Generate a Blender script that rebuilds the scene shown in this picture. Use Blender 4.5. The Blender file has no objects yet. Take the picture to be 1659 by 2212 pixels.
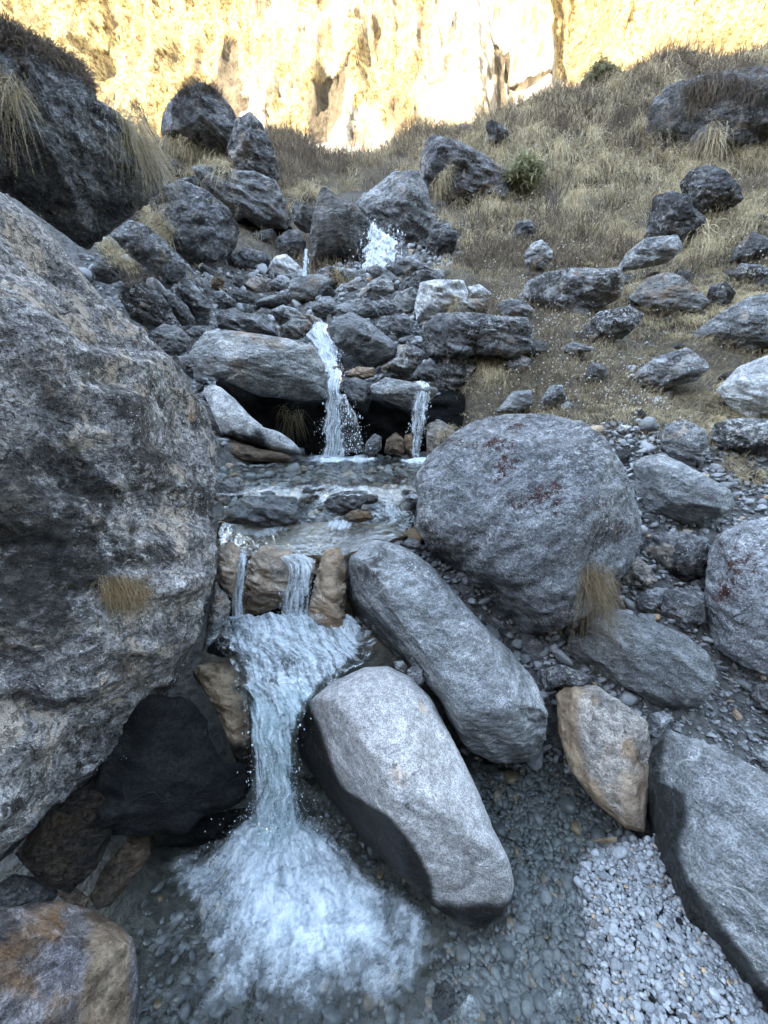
import bpy, bmesh, math, random
import numpy as np
from mathutils import Vector
S = bpy.context.scene
C = S.collection
R = math.radians
# ---------------------------------------------------------------- camera, sky, sun, exposure
CAMZ = 1.9
PITCH = R(15.8)
FPX = 907.0                       # focal length measured in the 1659 x 2212 view of the photograph
cam = bpy.data.cameras.new('camera'); camo = bpy.data.objects.new('camera', cam); C.objects.link(camo)
cam.sensor_fit = 'HORIZONTAL'; cam.sensor_width = 36; cam.lens = 36 * FPX / 1659
cam.clip_start = 0.02; cam.clip_end = 800
camo.location = (0, 0, CAMZ); camo.rotation_euler = (R(90) - PITCH, 0, 0)
S.camera = camo
SUN_EL, SUN_AZ = 25.0, 218.0      # azimuth clockwise from +Y: the sun stands behind the camera
W = bpy.data.worlds.new('World'); S.world = W; W.use_nodes = True
wn = W.node_tree; wn.nodes.clear()
wo = wn.nodes.new('ShaderNodeOutputWorld'); wb = wn.nodes.new('ShaderNodeBackground'); ws = wn.nodes.new('ShaderNodeTexSky')
ws.sky_type = 'NISHITA'; ws.sun_disc = False; ws.sun_elevation = R(SUN_EL); ws.sun_rotation = R(SUN_AZ)
ws.altitude = 2800; ws.air_density = 1.0; ws.dust_density = 1.2; ws.ozone_density = 1.0
wb.inputs['Strength'].default_value = 0.15
wt = wn.nodes.new('ShaderNodeMix'); wt.data_type = 'RGBA'; wt.blend_type = 'MULTIPLY'; wt.inputs[0].default_value = 1.0
wt.inputs[7].default_value = (1.34, 1.06, 0.77, 1)   # the camera's white balance for open shade
wn.links.new(ws.outputs[0], wt.inputs[6]); wn.links.new(wt.outputs[2], wb.inputs[0]); wn.links.new(wb.outputs[0], wo.inputs[0])
sl = bpy.data.lights.new('sun', 'SUN'); sl.energy = 2.8; sl.angle = R(0.5); sl.color = (1.0, 0.92, 0.78)
so = bpy.data.objects.new('sun', sl); C.objects.link(so)
sd = Vector((math.sin(R(SUN_AZ)) * math.cos(R(SUN_EL)), math.cos(R(SUN_AZ)) * math.cos(R(SUN_EL)), math.sin(R(SUN_EL))))
so.rotation_euler = sd.to_track_quat('Z', 'Y').to_euler(); so.location = sd * 100
S.view_settings.view_transform = 'Standard'; S.view_settings.look = 'None'
S.view_settings.exposure = 4.55; S.view_settings.gamma = 1.0
S.render.engine = 'CYCLES'
S.cycles.max_bounces = 8; S.cycles.transparent_max_bounces = 24; S.cycles.diffuse_bounces = 4
S.cycles.caustics_reflective = False; S.cycles.caustics_refractive = False

# ---------------------------------------------------------------- helpers
sp_, cp_ = math.sin(PITCH), math.cos(PITCH)
CAM = np.array([0, 0, CAMZ])
def rays(px, py):
    a = (np.asarray(px, float) - 829.5) / FPX; b = (1106.0 - np.asarray(py, float)) / FPX
    return np.stack([a, cp_ + b * sp_, -sp_ + b * cp_], -1)
def P(px, py, Y):
    r = rays(px, py); return CAM + r * (np.asarray(Y, float) / r[..., 1])[..., None]
def PZ(px, py, z):
    r = rays(px, py); return CAM + r * ((z - CAMZ) / r[..., 2])[..., None]
CROPS = {'Z': (0, 0, 0.6636), 'A': (0, 0, 1.3272), 'B': (1250, 0, 1.3272), 'C': (300, 600, 1.50818), 'D': (1300, 700, 1.3825),
         'E': (0, 1400, 1.3272), 'F': (1250, 1400, 1.3272), 'G': (0, 2300, 1.3272), 'H': (1250, 2300, 1.3272)}
def tz(crop, pts):
    x0, y0, s = CROPS[crop]
    return np.array([((x / s + x0) * 0.6636, (y / s + y0) * 0.6636) for x, y in pts])

def _h(ix, iy, iz, seed):
    n = (ix.astype(np.int64) * 374761393 + iy.astype(np.int64) * 668265263 + iz.astype(np.int64) * 2147483647 + seed * 1274126177) & 0xffffffff
    n = ((n ^ (n >> 13)) * 1274126177) & 0xffffffff
    n = ((n ^ (n >> 15)) * 2246822519) & 0xffffffff
    return ((n ^ (n >> 16)) & 0xffffff) / float(0xffffff) * 2 - 1
def vnoise(p, seed=0):
    i = np.floor(p); f = p - i; i = i.astype(np.int64); f = f * f * f * (f * (f * 6 - 15) + 10)
    x, y, z = i[:, 0], i[:, 1], i[:, 2]; u, v, w = f[:, 0], f[:, 1], f[:, 2]
    def L(a, b, t): return a + (b - a) * t
    r = []
    for dz in (0, 1):
        a = L(_h(x, y, z + dz, seed), _h(x + 1, y, z + dz, seed), u)
        b = L(_h(x, y + 1, z + dz, seed), _h(x + 1, y + 1, z + dz, seed), u)
        r.append(L(a, b, v))
    return L(r[0], r[1], w)
ROT = np.array([[0.36, 0.48, -0.8], [-0.8, 0.6, 0.0], [0.48, 0.64, 0.6]])
def fbm(p, o=4, seed=0, g=0.5):
    s = 0; a = 1; t = 0; q = p
    for k in range(o):
        s = s + a * vnoise(q, seed + k); t += a; a *= g; q = (q @ ROT) * 2.03 + 7.1
    return s / t
def ridged(p, o=4, seed=0, g=0.55):
    s = 0; a = 1; t = 0; q = p
    for k in range(o):
        s = s + a * (1 - 2 * np.abs(vnoise(q, seed + k))); t += a; a *= g; q = (q @ ROT) * 2.07 + 3.7
    return s / t
def smooth(a, b, x):
    t = np.clip((x - a) / (b - a), 0, 1); return t * t * (3 - 2 * t)
def inpoly(x, y, poly):
    c = np.zeros(len(x), bool); n = len(poly); j = n - 1
    for i in range(n):
        xi, yi = poly[i]; xj, yj = poly[j]
        m = ((yi > y) != (yj > y)) & (x < (xj - xi) * (y - yi) / ((yj - yi) if yj != yi else 1e-9) + xi)
        c ^= m; j = i
    return c
def polydist(x, y, poly):          # signed, positive inside
    d = np.full(len(x), 1e9); n = len(poly)
    for i in range(n):
        a = np.array(poly[i]); b = np.array(poly[(i + 1) % n]); e = b - a
        t = np.clip(((x - a[0]) * e[0] + (y - a[1]) * e[1]) / (e @ e + 1e-12), 0, 1)
        d = np.minimum(d, np.hypot(x - a[0] - t * e[0], y - a[1] - t * e[1]))
    return np.where(inpoly(x, y, poly), d, -d)

def mesh_np(name, v, faces, smooth_=True, attrs=None, uv=None):
    v = np.asarray(v, np.float32); m = bpy.data.meshes.new(name)
    fl = [np.asarray(f, np.int32) for f in (faces if isinstance(faces, list) else [faces]) if len(f)]
    m.vertices.add(len(v)); m.vertices.foreach_set('co', v.ravel())
    nl = sum(f.size for f in fl); nf = sum(len(f) for f in fl)
    m.loops.add(nl); m.loops.foreach_set('vertex_index', np.concatenate([f.ravel() for f in fl]))
    m.polygons.add(nf)
    st = []; o = 0
    for f in fl:
        k = f.shape[1]; st.append(o + np.arange(len(f)) * k); o += f.size
    m.polygons.foreach_set('loop_start', np.concatenate(st).astype(np.int32))
    m.update(calc_edges=True)
    if smooth_: m.polygons.foreach_set('use_smooth', np.ones(nf, bool))
    if attrs:
        for k, a in attrs.items():
            at = m.attributes.new(k, 'FLOAT', 'POINT'); at.data.foreach_set('value', np.asarray(a, np.float32))
    if uv is not None:
        li = np.concatenate([f.ravel() for f in fl]); l = m.uv_layers.new(name='UVMap')
        l.data.foreach_set('uv', np.asarray(uv, np.float32)[li].ravel())
    m.validate(); return m
def link(name, m, mat, parent=None, loc=None, label=None, cat=None, group=None, kind=None):
    o = bpy.data.objects.new(name, m); C.objects.link(o)
    if mat and m and not m.materials: m.materials.append(mat)
    if parent: o.parent = parent
    if loc is not None: o.location = [float(q) for q in loc]
    tag(o, label, cat, group, kind); return o
def tag(o, label=None, cat=None, group=None, kind=None):
    if label: o['label'] = label
    if cat: o['category'] = cat
    if group: o['group'] = group
    if kind: o['kind'] = kind
def grid_faces(nx, ny):            # vertex index j*nx+i
    i, j = np.meshgrid(np.arange(nx - 1), np.arange(ny - 1)); a = (j * nx + i).ravel()
    return np.stack([a, a + 1, a + 1 + nx, a + nx], 1)
_ico = {}
def ico(s):
    if s not in _ico:
        b = bmesh.new(); bmesh.ops.create_icosphere(b, subdivisions=s, radius=1)
        v = np.array([q.co[:] for q in b.verts]); f = np.array([[q.index for q in t.verts] for t in b.faces]); b.free()
        _ico[s] = (v / np.linalg.norm(v, axis=1)[:, None], f)
    return _ico[s]
# ---------------------------------------------------------------- materials
class NT:
    def __init__(s, name):
        s.m = bpy.data.materials.new(name); s.m.use_nodes = True; s.t = s.m.node_tree; s.t.nodes.clear()
        s.out = s.n('ShaderNodeOutputMaterial')
    def n(s, typ, **kw):
        q = s.t.nodes.new(typ)
        for k, v in kw.items(): setattr(q, k, v)
        return q
    def put(s, sock, v):
        if v is None: return
        if isinstance(v, bpy.types.NodeSocket): s.t.links.new(v, sock)
        elif isinstance(v, (tuple, list)) and sock.type == 'RGBA': sock.default_value = (*v[:3], 1)
        else: sock.default_value = v
    def noise(s, vec, scale, detail=4, rough=0.55, dist=0.0, col=False):
        q = s.n('ShaderNodeTexNoise'); s.put(q.inputs['Vector'], vec); s.put(q.inputs['Scale'], scale)
        s.put(q.inputs['Detail'], detail); s.put(q.inputs['Roughness'], rough); s.put(q.inputs['Distortion'], dist)
        return q.outputs['Color' if col else 'Fac']
    def voro(s, vec, scale, feature='F1', out='Distance', rnd=1.0):
        q = s.n('ShaderNodeTexVoronoi', feature=feature); s.put(q.inputs['Vector'], vec); s.put(q.inputs['Scale'], scale)
        s.put(q.inputs['Randomness'], rnd); return q.outputs[out]
    def math(s, op, a, b=None, c=None, clamp=False):
        q = s.n('ShaderNodeMath', operation=op, use_clamp=clamp); s.put(q.inputs[0], a); s.put(q.inputs[1], b)
        if c is not None: s.put(q.inputs[2], c)
        return q.outputs[0]
    def rng(s, v, a, b, c=0.0, d=1.0):
        q = s.n('ShaderNodeMapRange'); q.clamp = True; q.interpolation_type = 'SMOOTHSTEP'
        for k, x in enumerate((v, a, b, c, d)): s.put(q.inputs[k], x)
        return q.outputs[0]
    def mix(s, f, a, b, mode='MIX'):
        q = s.n('ShaderNodeMix', data_type='RGBA', blend_type=mode); s.put(q.inputs[0], f); s.put(q.inputs[6], a); s.put(q.inputs[7], b)
        return q.outputs[2]
    def mapping(s, vec, rot=(0, 0, 0), scale=(1, 1, 1)):
        q = s.n('ShaderNodeMapping'); s.put(q.inputs[0], vec); q.inputs['Rotation'].default_value = rot; q.inputs['Scale'].default_value = scale
        return q.outputs[0]
    def attr(s, name):
        q = s.n('ShaderNodeAttribute', attribute_name=name); return q.outputs['Fac']
    def bump(s, h, strength, dist, normal=None):
        q = s.n('ShaderNodeBump'); s.put(q.inputs['Height'], h); q.inputs['Strength'].default_value = strength
        q.inputs['Distance'].default_value = dist; s.put(q.inputs['Normal'], normal); return q.outputs[0]
    def bsdf(s, col, rough=0.8, normal=None, spec=0.4, **kw):
        q = s.n('ShaderNodeBsdfPrincipled'); s.put(q.inputs['Base Color'], col); s.put(q.inputs['Roughness'], rough)
        s.put(q.inputs['Normal'], normal); s.put(q.inputs['Specular IOR Level'], spec)
        for k, v in kw.items(): s.put(q.inputs[k.replace('_', ' ')], v)
        return q.outputs[0]
    def done(s, sh): s.t.links.new(sh, s.out.inputs['Surface']); return s.m

def rock_mat(name, c1, c2, c3, grain=(0, 0, 0), stretch=5.0, sc=1.0, white=0.3, black=0.3, red=0.0, tan=0.0, salt=0.25, bump=1.0,
             patch=0.0, tancol=(0.30, 0.19, 0.10), blackcol=(0.035, 0.032, 0.03), spec=0.35, midc=0.7, vein=.45):
    """c1 dark, c2 mid, c3 light mineral colour; grain = rotation of the foliation; sc = feature scale per metre"""
    t = NT(name)
    tc = t.n('ShaderNodeTexCoord').outputs['Object']; oi = t.n('ShaderNodeObjectInfo').outputs['Random']
    off = t.n('ShaderNodeVectorMath', operation='ADD'); cx = t.n('ShaderNodeCombineXYZ')
    t.put(cx.inputs[0], t.math('MULTIPLY', oi, 31.7)); t.put(cx.inputs[1], t.math('MULTIPLY', oi, 17.3)); t.put(cx.inputs[2], t.math('MULTIPLY', oi, 53.1))
    t.put(off.inputs[0], tc); t.put(off.inputs[1], cx.outputs[0]); v = off.outputs[0]
    warp = t.n('ShaderNodeVectorMath', operation='MULTIPLY_ADD')
    t.put(warp.inputs[0], t.noise(v, 2.2 * sc, 3, 0.6, col=True)); warp.inputs[1].default_value = (0.24 / sc,) * 3; t.put(warp.inputs[2], v)
    g = t.mapping(warp.outputs[0], grain, (1, 1, 1 + (stretch - 1) * 0.4))
    n_big = t.noise(v, 1.6 * sc, 5, 0.62, 0.4)
    n_str = t.noise(g, 3.2 * sc, 8, 0.66, 0.2)
    n_fine = t.noise(g, 16 * sc, 5, 0.7)
    n_grit = t.noise(v, 75 * sc, 3, 0.75)
    col = t.mix(t.rng(n_str, 0.36, 0.64), tuple(q * .8 for q in c1), tuple(q * 1.12 for q in c3))
    col = t.mix(t.rng(n_big, 0.35, 0.68, 0.75, 0.15), col, c2)
    col = t.mix(0.75, col, t.mix(t.rng(n_fine, 0.3, 0.7), (0.30,) * 3, (0.72,) * 3), 'OVERLAY')
    col = t.mix(0.75, col, t.mix(t.rng(n_grit, 0.36, 0.64), (0.24,) * 3, (0.78,) * 3), 'OVERLAY')
    n_mid = t.noise(g, 7 * sc, 6, 0.72, 0.3)
    col = t.mix(midc, col, t.mix(t.rng(n_mid, 0.36, 0.62), (0.27,) * 3, (0.74,) * 3), 'OVERLAY')
    # cracks and thin quartz veins
    vc = t.voro(warp.outputs[0], 1.7 * sc, 'DISTANCE_TO_EDGE'); vb = t.noise(v, 3 * sc, 2)
    crack = t.math('MULTIPLY', t.rng(vc, 0.0, 0.012, 1, 0), t.rng(vb, 0.54, 0.66))
    col = t.mix(t.math('MULTIPLY', crack, 0.6), col, (0.03, 0.03, 0.03))
    vn = t.math('ABSOLUTE', t.math('SUBTRACT', t.noise(warp.outputs[0], 0.9 * sc, 2, .5, .6), 0.5))
    col = t.mix(t.math('MULTIPLY', t.math('MULTIPLY', t.rng(vn, 0.0, 0.010, 1, 0), t.rng(vb, .46, .56)), vein), col, (.46, .46, .44))
    if tan > 0:
        nt = t.noise(v, 2.1 * sc, 5, 0.6, 0.5)
        tf = t.math('MULTIPLY', t.rng(nt, 0.62 - 0.3 * tan, 0.80 - 0.3 * tan), 0.85)
        col = t.mix(tf, col, t.mix(t.rng(n_fine, 0.3, 0.7), tuple(q * 0.55 for q in tancol), tuple(q * 1.3 for q in tancol)))
    if patch > 0:                   # pale crust lichen
        np_ = t.noise(v, 4.5 * sc, 9, 0.68, 0.8)
        col = t.mix(t.math('MULTIPLY', t.rng(np_, 0.60 - 0.16 * patch, 0.64 - 0.16 * patch), 0.75), col, (0.42, 0.36, 0.30))
    if black > 0:
        nb = t.math('ADD', t.math('MULTIPLY', t.noise(v, 1.3 * sc, 3, 0.6), 0.75), t.math('MULTIPLY', t.noise(v, 11 * sc, 7, 0.75), 0.55))
        col = t.mix(t.math('MULTIPLY', t.rng(nb, 0.80 - 0.22 * black, 0.86 - 0.22 * black), 0.88), col, blackcol)
    if red > 0:
        nr = t.math('ADD', t.math('MULTIPLY', t.noise(v, 1.7 * sc, 2, 0.6), 0.8), t.math('MULTIPLY', t.noise(v, 19 * sc, 6, 0.8), 0.5))
        col = t.mix(t.rng(nr, 0.83 - 0.2 * red, 0.87 - 0.2 * red), col, (0.055, 0.022, 0.018))
    if white > 0:
        nw = t.noise(v, 26 * sc, 4, 0.7); nw2 = t.noise(v, 2.4 * sc, 3, 0.6)
        wf = t.rng(t.math('ADD', nw, t.math('MULTIPLY', nw2, 0.55)), 1.0 - 0.25 * white, 1.05 - 0.25 * white)
        col = t.mix(t.math('MULTIPLY', wf, 0.75), col, (0.55, 0.56, 0.54))
    if salt > 0:
        vs = t.voro(v, 55 * sc); mk = t.noise(v, 5 * sc, 3)
        col = t.mix(t.math('MULTIPLY', t.rng(vs, 0.10, 0.2, 1, 0), t.rng(mk, 0.62 - 0.3 * salt, 0.72 - 0.3 * salt)), col, (0.62, 0.63, 0.62))
    hsv = t.n('ShaderNodeHueSaturation'); t.put(hsv.inputs['Color'], col); t.put(hsv.inputs['Value'], t.math('MULTIPLY_ADD', oi, 0.5, 0.76)); col = hsv.outputs[0]
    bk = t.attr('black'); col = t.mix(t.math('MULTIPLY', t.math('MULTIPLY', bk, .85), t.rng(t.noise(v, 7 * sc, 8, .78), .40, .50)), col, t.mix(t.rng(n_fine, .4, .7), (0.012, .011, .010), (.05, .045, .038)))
    ta = t.attr('tan'); col = t.mix(ta, col, t.mix(t.rng(n_str, 0.3, 0.7), (0.13, 0.08, 0.045), (0.46, 0.345, 0.225)))
    wet = t.attr('wet'); col = t.mix(wet, col, t.mix(1.0, col, (0.055, 0.052, 0.05), 'MULTIPLY'))  # wet rock; the same mask carries painted shade on some flanks
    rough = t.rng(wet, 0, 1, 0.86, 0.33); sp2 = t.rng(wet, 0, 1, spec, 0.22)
    n_pit = t.noise(v, 30 * sc, 4, 0.7)
    h = t.math('ADD', t.math('ADD', t.math('MULTIPLY', n_str, 0.7), t.math('MULTIPLY', n_mid, .5)), t.math('ADD', t.math('MULTIPLY', n_fine, 0.5), t.math('MULTIPLY', t.rng(n_pit, 0.36, 0.5), 0.28)))
    h = t.math('ADD', h, t.math('MULTIPLY', n_grit, 0.30)); h = t.math('SUBTRACT', h, t.math('MULTIPLY', crack, 0.35))
    nrm = t.bump(h, 0.9 * bump, 0.035 / sc)
    return t.done(t.bsdf(col, rough, nrm, sp2))

G1 = (R(20), R(25), R(10)); G2 = (R(-60), R(40), 0); G3 = (R(70), R(-30), R(20)); G4 = (R(10), R(60), R(30))
M = {}
M['giant'] = rock_mat('lichened_gneiss', (0.085, 0.083, 0.085), (0.185, 0.18, 0.182), (0.31, 0.30, 0.30), G4, 4, 1.3, 0.45, 0.52, 0.0, 0.05, 0.4, 1.7, patch=0.38, midc=.85)
M['dark'] = rock_mat('dark_schist', (0.037, 0.037, 0.040), (0.094, 0.094, 0.096), (0.300, 0.302, 0.312), G2, 5, 0.9, 0.35, 0.45, 0.0, 0.25, 0.2, 1.9, patch=.15)
M['darkn'] = rock_mat('dark_near_schist', (0.068, 0.070, 0.076), (0.121, 0.121, 0.121), (0.203, 0.203, 0.203), G2, 5, 1.6, 0.15, 0.3, 0.0, 0.0, 0.2, 1.4)
M['grey'] = rock_mat('grey_gneiss', (0.098, 0.102, 0.106), (0.182, 0.186, 0.190), (0.336, 0.343, 0.350), G1, 6, 1.0, 0.3, 0.35, 0.0, 0.1, 0.3, 1.5, patch=.12)
M['grey2'] = rock_mat('banded_gneiss', (0.117, 0.124, 0.124), (0.208, 0.215, 0.215), (0.338, 0.345, 0.338), G3, 8, 1.0, 0.15, 0.2, 0.0, 0.3, 0.2, 1.2)
M['lich'] = rock_mat('lichened_boulder', (0.068, 0.069, 0.072), (0.135, 0.135, 0.138), (0.270, 0.275, 0.281), G1, 4, 1.1, 0.6, 0.55, 0.15, 0.1, 0.6, 1.6, patch=.2)
M['bigr'] = rock_mat('blue_grey_boulder_stone', (0.12, 0.125, 0.135), (0.19, 0.195, 0.205), (0.27, 0.28, 0.29), G4, 3.5, 1.5, 0.42, 0.42, 0.40, 0.0, 0.85, 1.3, midc=.8)
M['slab'] = rock_mat('smooth_striped_stone', (0.085, 0.09, 0.092), (0.145, 0.15, 0.152), (0.235, 0.243, 0.245), G2, 6, 1.9, 0.15, 0.15, 0.0, 0.0, 0.2, 0.9, midc=.6)
M['tanr'] = rock_mat('tan_stained_stone', (0.13, 0.12, 0.115), (0.22, 0.20, 0.18), (0.36, 0.32, 0.27), G3, 4, 1.9, 0.1, 0.3, 0.0, 0.25, 0.2, 0.9)
M['pale'] = rock_mat('pale_smooth_stone', (0.202, 0.212, 0.221), (0.304, 0.308, 0.313), (0.386, 0.391, 0.386), G1, 3, 1.2, 0.1, 0.05, 0.0, 0.1, 0.1, 0.6)
M['granite'] = rock_mat('speckled_granite', (0.19, 0.184, 0.176), (0.235, 0.227, 0.22), (0.29, 0.28, 0.272), G1, 1.6, 2.2, 0.0, 0.05, 0.0, 0.05, 0.5, 0.6, midc=.25, vein=0.2)
M['black'] = rock_mat('black_wet_and_shade_stone', (0.004, 0.004, 0.0042), (0.006, 0.006, 0.006), (0.012, 0.0115, 0.011), G3, 3, 2.0, 0.0, 0.2, 0.0, 0.0, 0.04, 1.2, spec=0.16, blackcol=(.004, .004, .004), vein=0.0)  # near-black: wet stone, with the shade of the hollows put into the colour
M['rust'] = rock_mat('rust_streaked_stone', (0.07, 0.065, 0.075), (0.14, 0.13, 0.14), (0.24, 0.21, 0.19), (R(35), R(-50), 0), 5, 2.2, 0.0, 0.3, 0.0, 0.3, 0.1, 1.1, tancol=(0.26, 0.14, 0.055))
M['wetbrown'] = rock_mat('wet_brown_stone', (0.05, 0.04, 0.032), (0.10, 0.075, 0.055), (0.20, 0.14, 0.09), G3, 4, 2.0, 0.0, 0.35, 0.0, 0.5, 0.1, 1.2, vein=0.0)
M['crag'] = rock_mat('craggy_schist', (0.052, 0.053, 0.057), (0.117, 0.120, 0.125), (0.390, 0.397, 0.416), G2, 5, 0.9, 0.35, 0.40, 0.0, 0.15, 0.2, 2.0, patch=.12)
M['strat'] = rock_mat('layered_slate', (0.039, 0.039, 0.039), (0.130, 0.127, 0.121), (0.364, 0.351, 0.325), (R(90), R(85), 0), 14, 1.1, 0.1, 0.35, 0.0, 0.3, 0.1, 1.9)

def ground_mat():
    t = NT('soil_and_rubble'); tc = t.n('ShaderNodeNewGeometry').outputs['Position']
    a = t.noise(tc, 0.9, 8, 0.7); b = t.noise(tc, 14, 6, 0.75); d = t.voro(tc, 22)
    gr = t.attr('grass')
    rockc = t.mix(t.rng(b, 0.3, 0.7), (0.045, 0.045, 0.045), (0.17, 0.17, 0.165))
    soil = t.mix(t.rng(b, 0.3, 0.7), (0.035, 0.027, 0.018), (0.19, 0.155, 0.10))
    soil = t.mix(t.rng(a, 0.4, 0.62), soil, (0.07, 0.055, 0.04))
    col = t.mix(gr, rockc, soil)
    wet = t.attr('wet'); col = t.mix(wet, col, t.mix(t.rng(b, 0.3, 0.7), (0.040, 0.042, 0.038), (0.13, 0.125, 0.11)))
    col = t.mix(t.attr('tan'), col, t.mix(t.rng(t.noise(tc, 9, 6, 0.7), 0.35, 0.65), (0.15, 0.10, 0.06), (0.42, 0.31, 0.20)))
    h = t.math('ADD', t.math('MULTIPLY', b, 1.0), t.math('MULTIPLY', d, 0.4))
    return t.done(t.bsdf(col, t.rng(wet, 0, 1, 0.9, 0.35), t.bump(h, 1.0, 0.05), 0.3))
M['ground'] = ground_mat()

def cliff_mat():
    t = NT('sunlit_cliff_rock_and_grass'); tc = t.n('ShaderNodeNewGeometry').outputs['Position']
    st = t.mapping(tc, (0, 0, 0), (1, 1, 0.45))
    a = t.noise(st, 0.055, 8, 0.62, 0.6); b = t.noise(st, 0.45, 8, 0.72); c = t.noise(tc, 1.3, 6, 0.75)
    gm = t.attr('grass')
    gf = t.rng(t.math('ADD', t.math('MULTIPLY', gm, 0.5), t.math('MULTIPLY', t.math('ADD', a, b), 0.5)), 0.55, 0.68)
    rk = t.mix(t.rng(b, 0.38, 0.56), (0.15, 0.12, 0.08), (0.50, 0.46, 0.39))
    gs = t.mix(t.rng(c, 0.38, 0.58), (0.10, 0.06, 0.025), (0.40, 0.295, 0.13))
    col = t.mix(gf, rk, gs)
    dk = t.noise(t.mapping(tc, (0, 0, 0), (1, 1, 0.3)), 0.22, 8, 0.75, 0.5)
    fl = t.noise(t.mapping(tc, (0, R(12), 0), (1, 1, 0.10)), 0.5, 6, 0.7, 0.3); zn = t.noise(tc, 0.045, 4, 0.6)
    col = t.mix(t.math('MULTIPLY', t.math('MULTIPLY', t.rng(fl, 0.50, 0.60), t.rng(zn, .42, .58)), 0.8), col, (0.17, 0.125, 0.08))
    col = t.mix(t.math('MULTIPLY', t.rng(dk, 0.55, 0.60), t.rng(zn, .60, .44)), col, (0.14, 0.10, 0.06))
    big = t.noise(tc, 0.11, 5, 0.6, 0.4); col = t.mix(t.rng(big, .38, .62, .0, .65), col, t.mix(1.0, col, (.42, .36, .30), 'MULTIPLY'))
    cr = t.rng(t.math('ADD', t.math('MULTIPLY', t.attr('cleft'), 1.3), t.math('MULTIPLY', t.math('SUBTRACT', dk, .5), 1.4)), .42, .6); col = t.mix(cr, col, t.mix(t.rng(b, .35, .6), (0.045, 0.034, 0.022), (0.11, 0.085, 0.055)))  # cleft shade put into the colour as dark gully rock
    h = t.math('ADD', b, t.math('MULTIPLY', c, 0.6))
    return t.done(t.bsdf(col, 0.95, t.bump(h, 1.0, 1.6), 0.1))
M['cliff'] = cliff_mat()

def grass_mat(name, c1, c2, tr=0.25):
    t = NT(name); tone = t.attr('tone')
    pos = t.n('ShaderNodeNewGeometry').outputs['Position']
    f = t.math('ADD', t.math('MULTIPLY', tone, 0.6), t.math('MULTIPLY', t.rng(t.noise(pos, 1.4, 4), 0.35, 0.65), 0.4))
    col = t.mix(f, c1, c2)
    b = t.bsdf(col, 0.65, None, 0.3); q = t.n('ShaderNodeBsdfTranslucent'); t.put(q.inputs[0], col)
    mx = t.n('ShaderNodeMixShader'); mx.inputs[0].default_value = tr; t.t.links.new(b, mx.inputs[1]); t.t.links.new(q.outputs[0], mx.inputs[2])
    return t.done(mx.outputs[0])
M['straw'] = grass_mat('dry_straw', (0.17, 0.13, 0.08), (0.74, 0.63, 0.41))
M['brownveg'] = grass_mat('brown_weeds', (0.05, 0.038, 0.028), (0.25, 0.195, 0.14))
M['strawb'] = grass_mat('old_brown_straw', (0.07, 0.045, 0.022), (0.34, 0.25, 0.135))
M['twig'] = grass_mat('bare_twigs', (0.04, 0.032, 0.028), (0.12, 0.10, 0.085), 0.0)
M['fluff'] = grass_mat('white_seed_heads', (0.5, 0.49, 0.45), (0.75, 0.74, 0.70), 0.3)
M['leafg'] = grass_mat('olive_leaves', (0.13, 0.125, 0.07), (0.36, 0.345, 0.20), 0.3)

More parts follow.
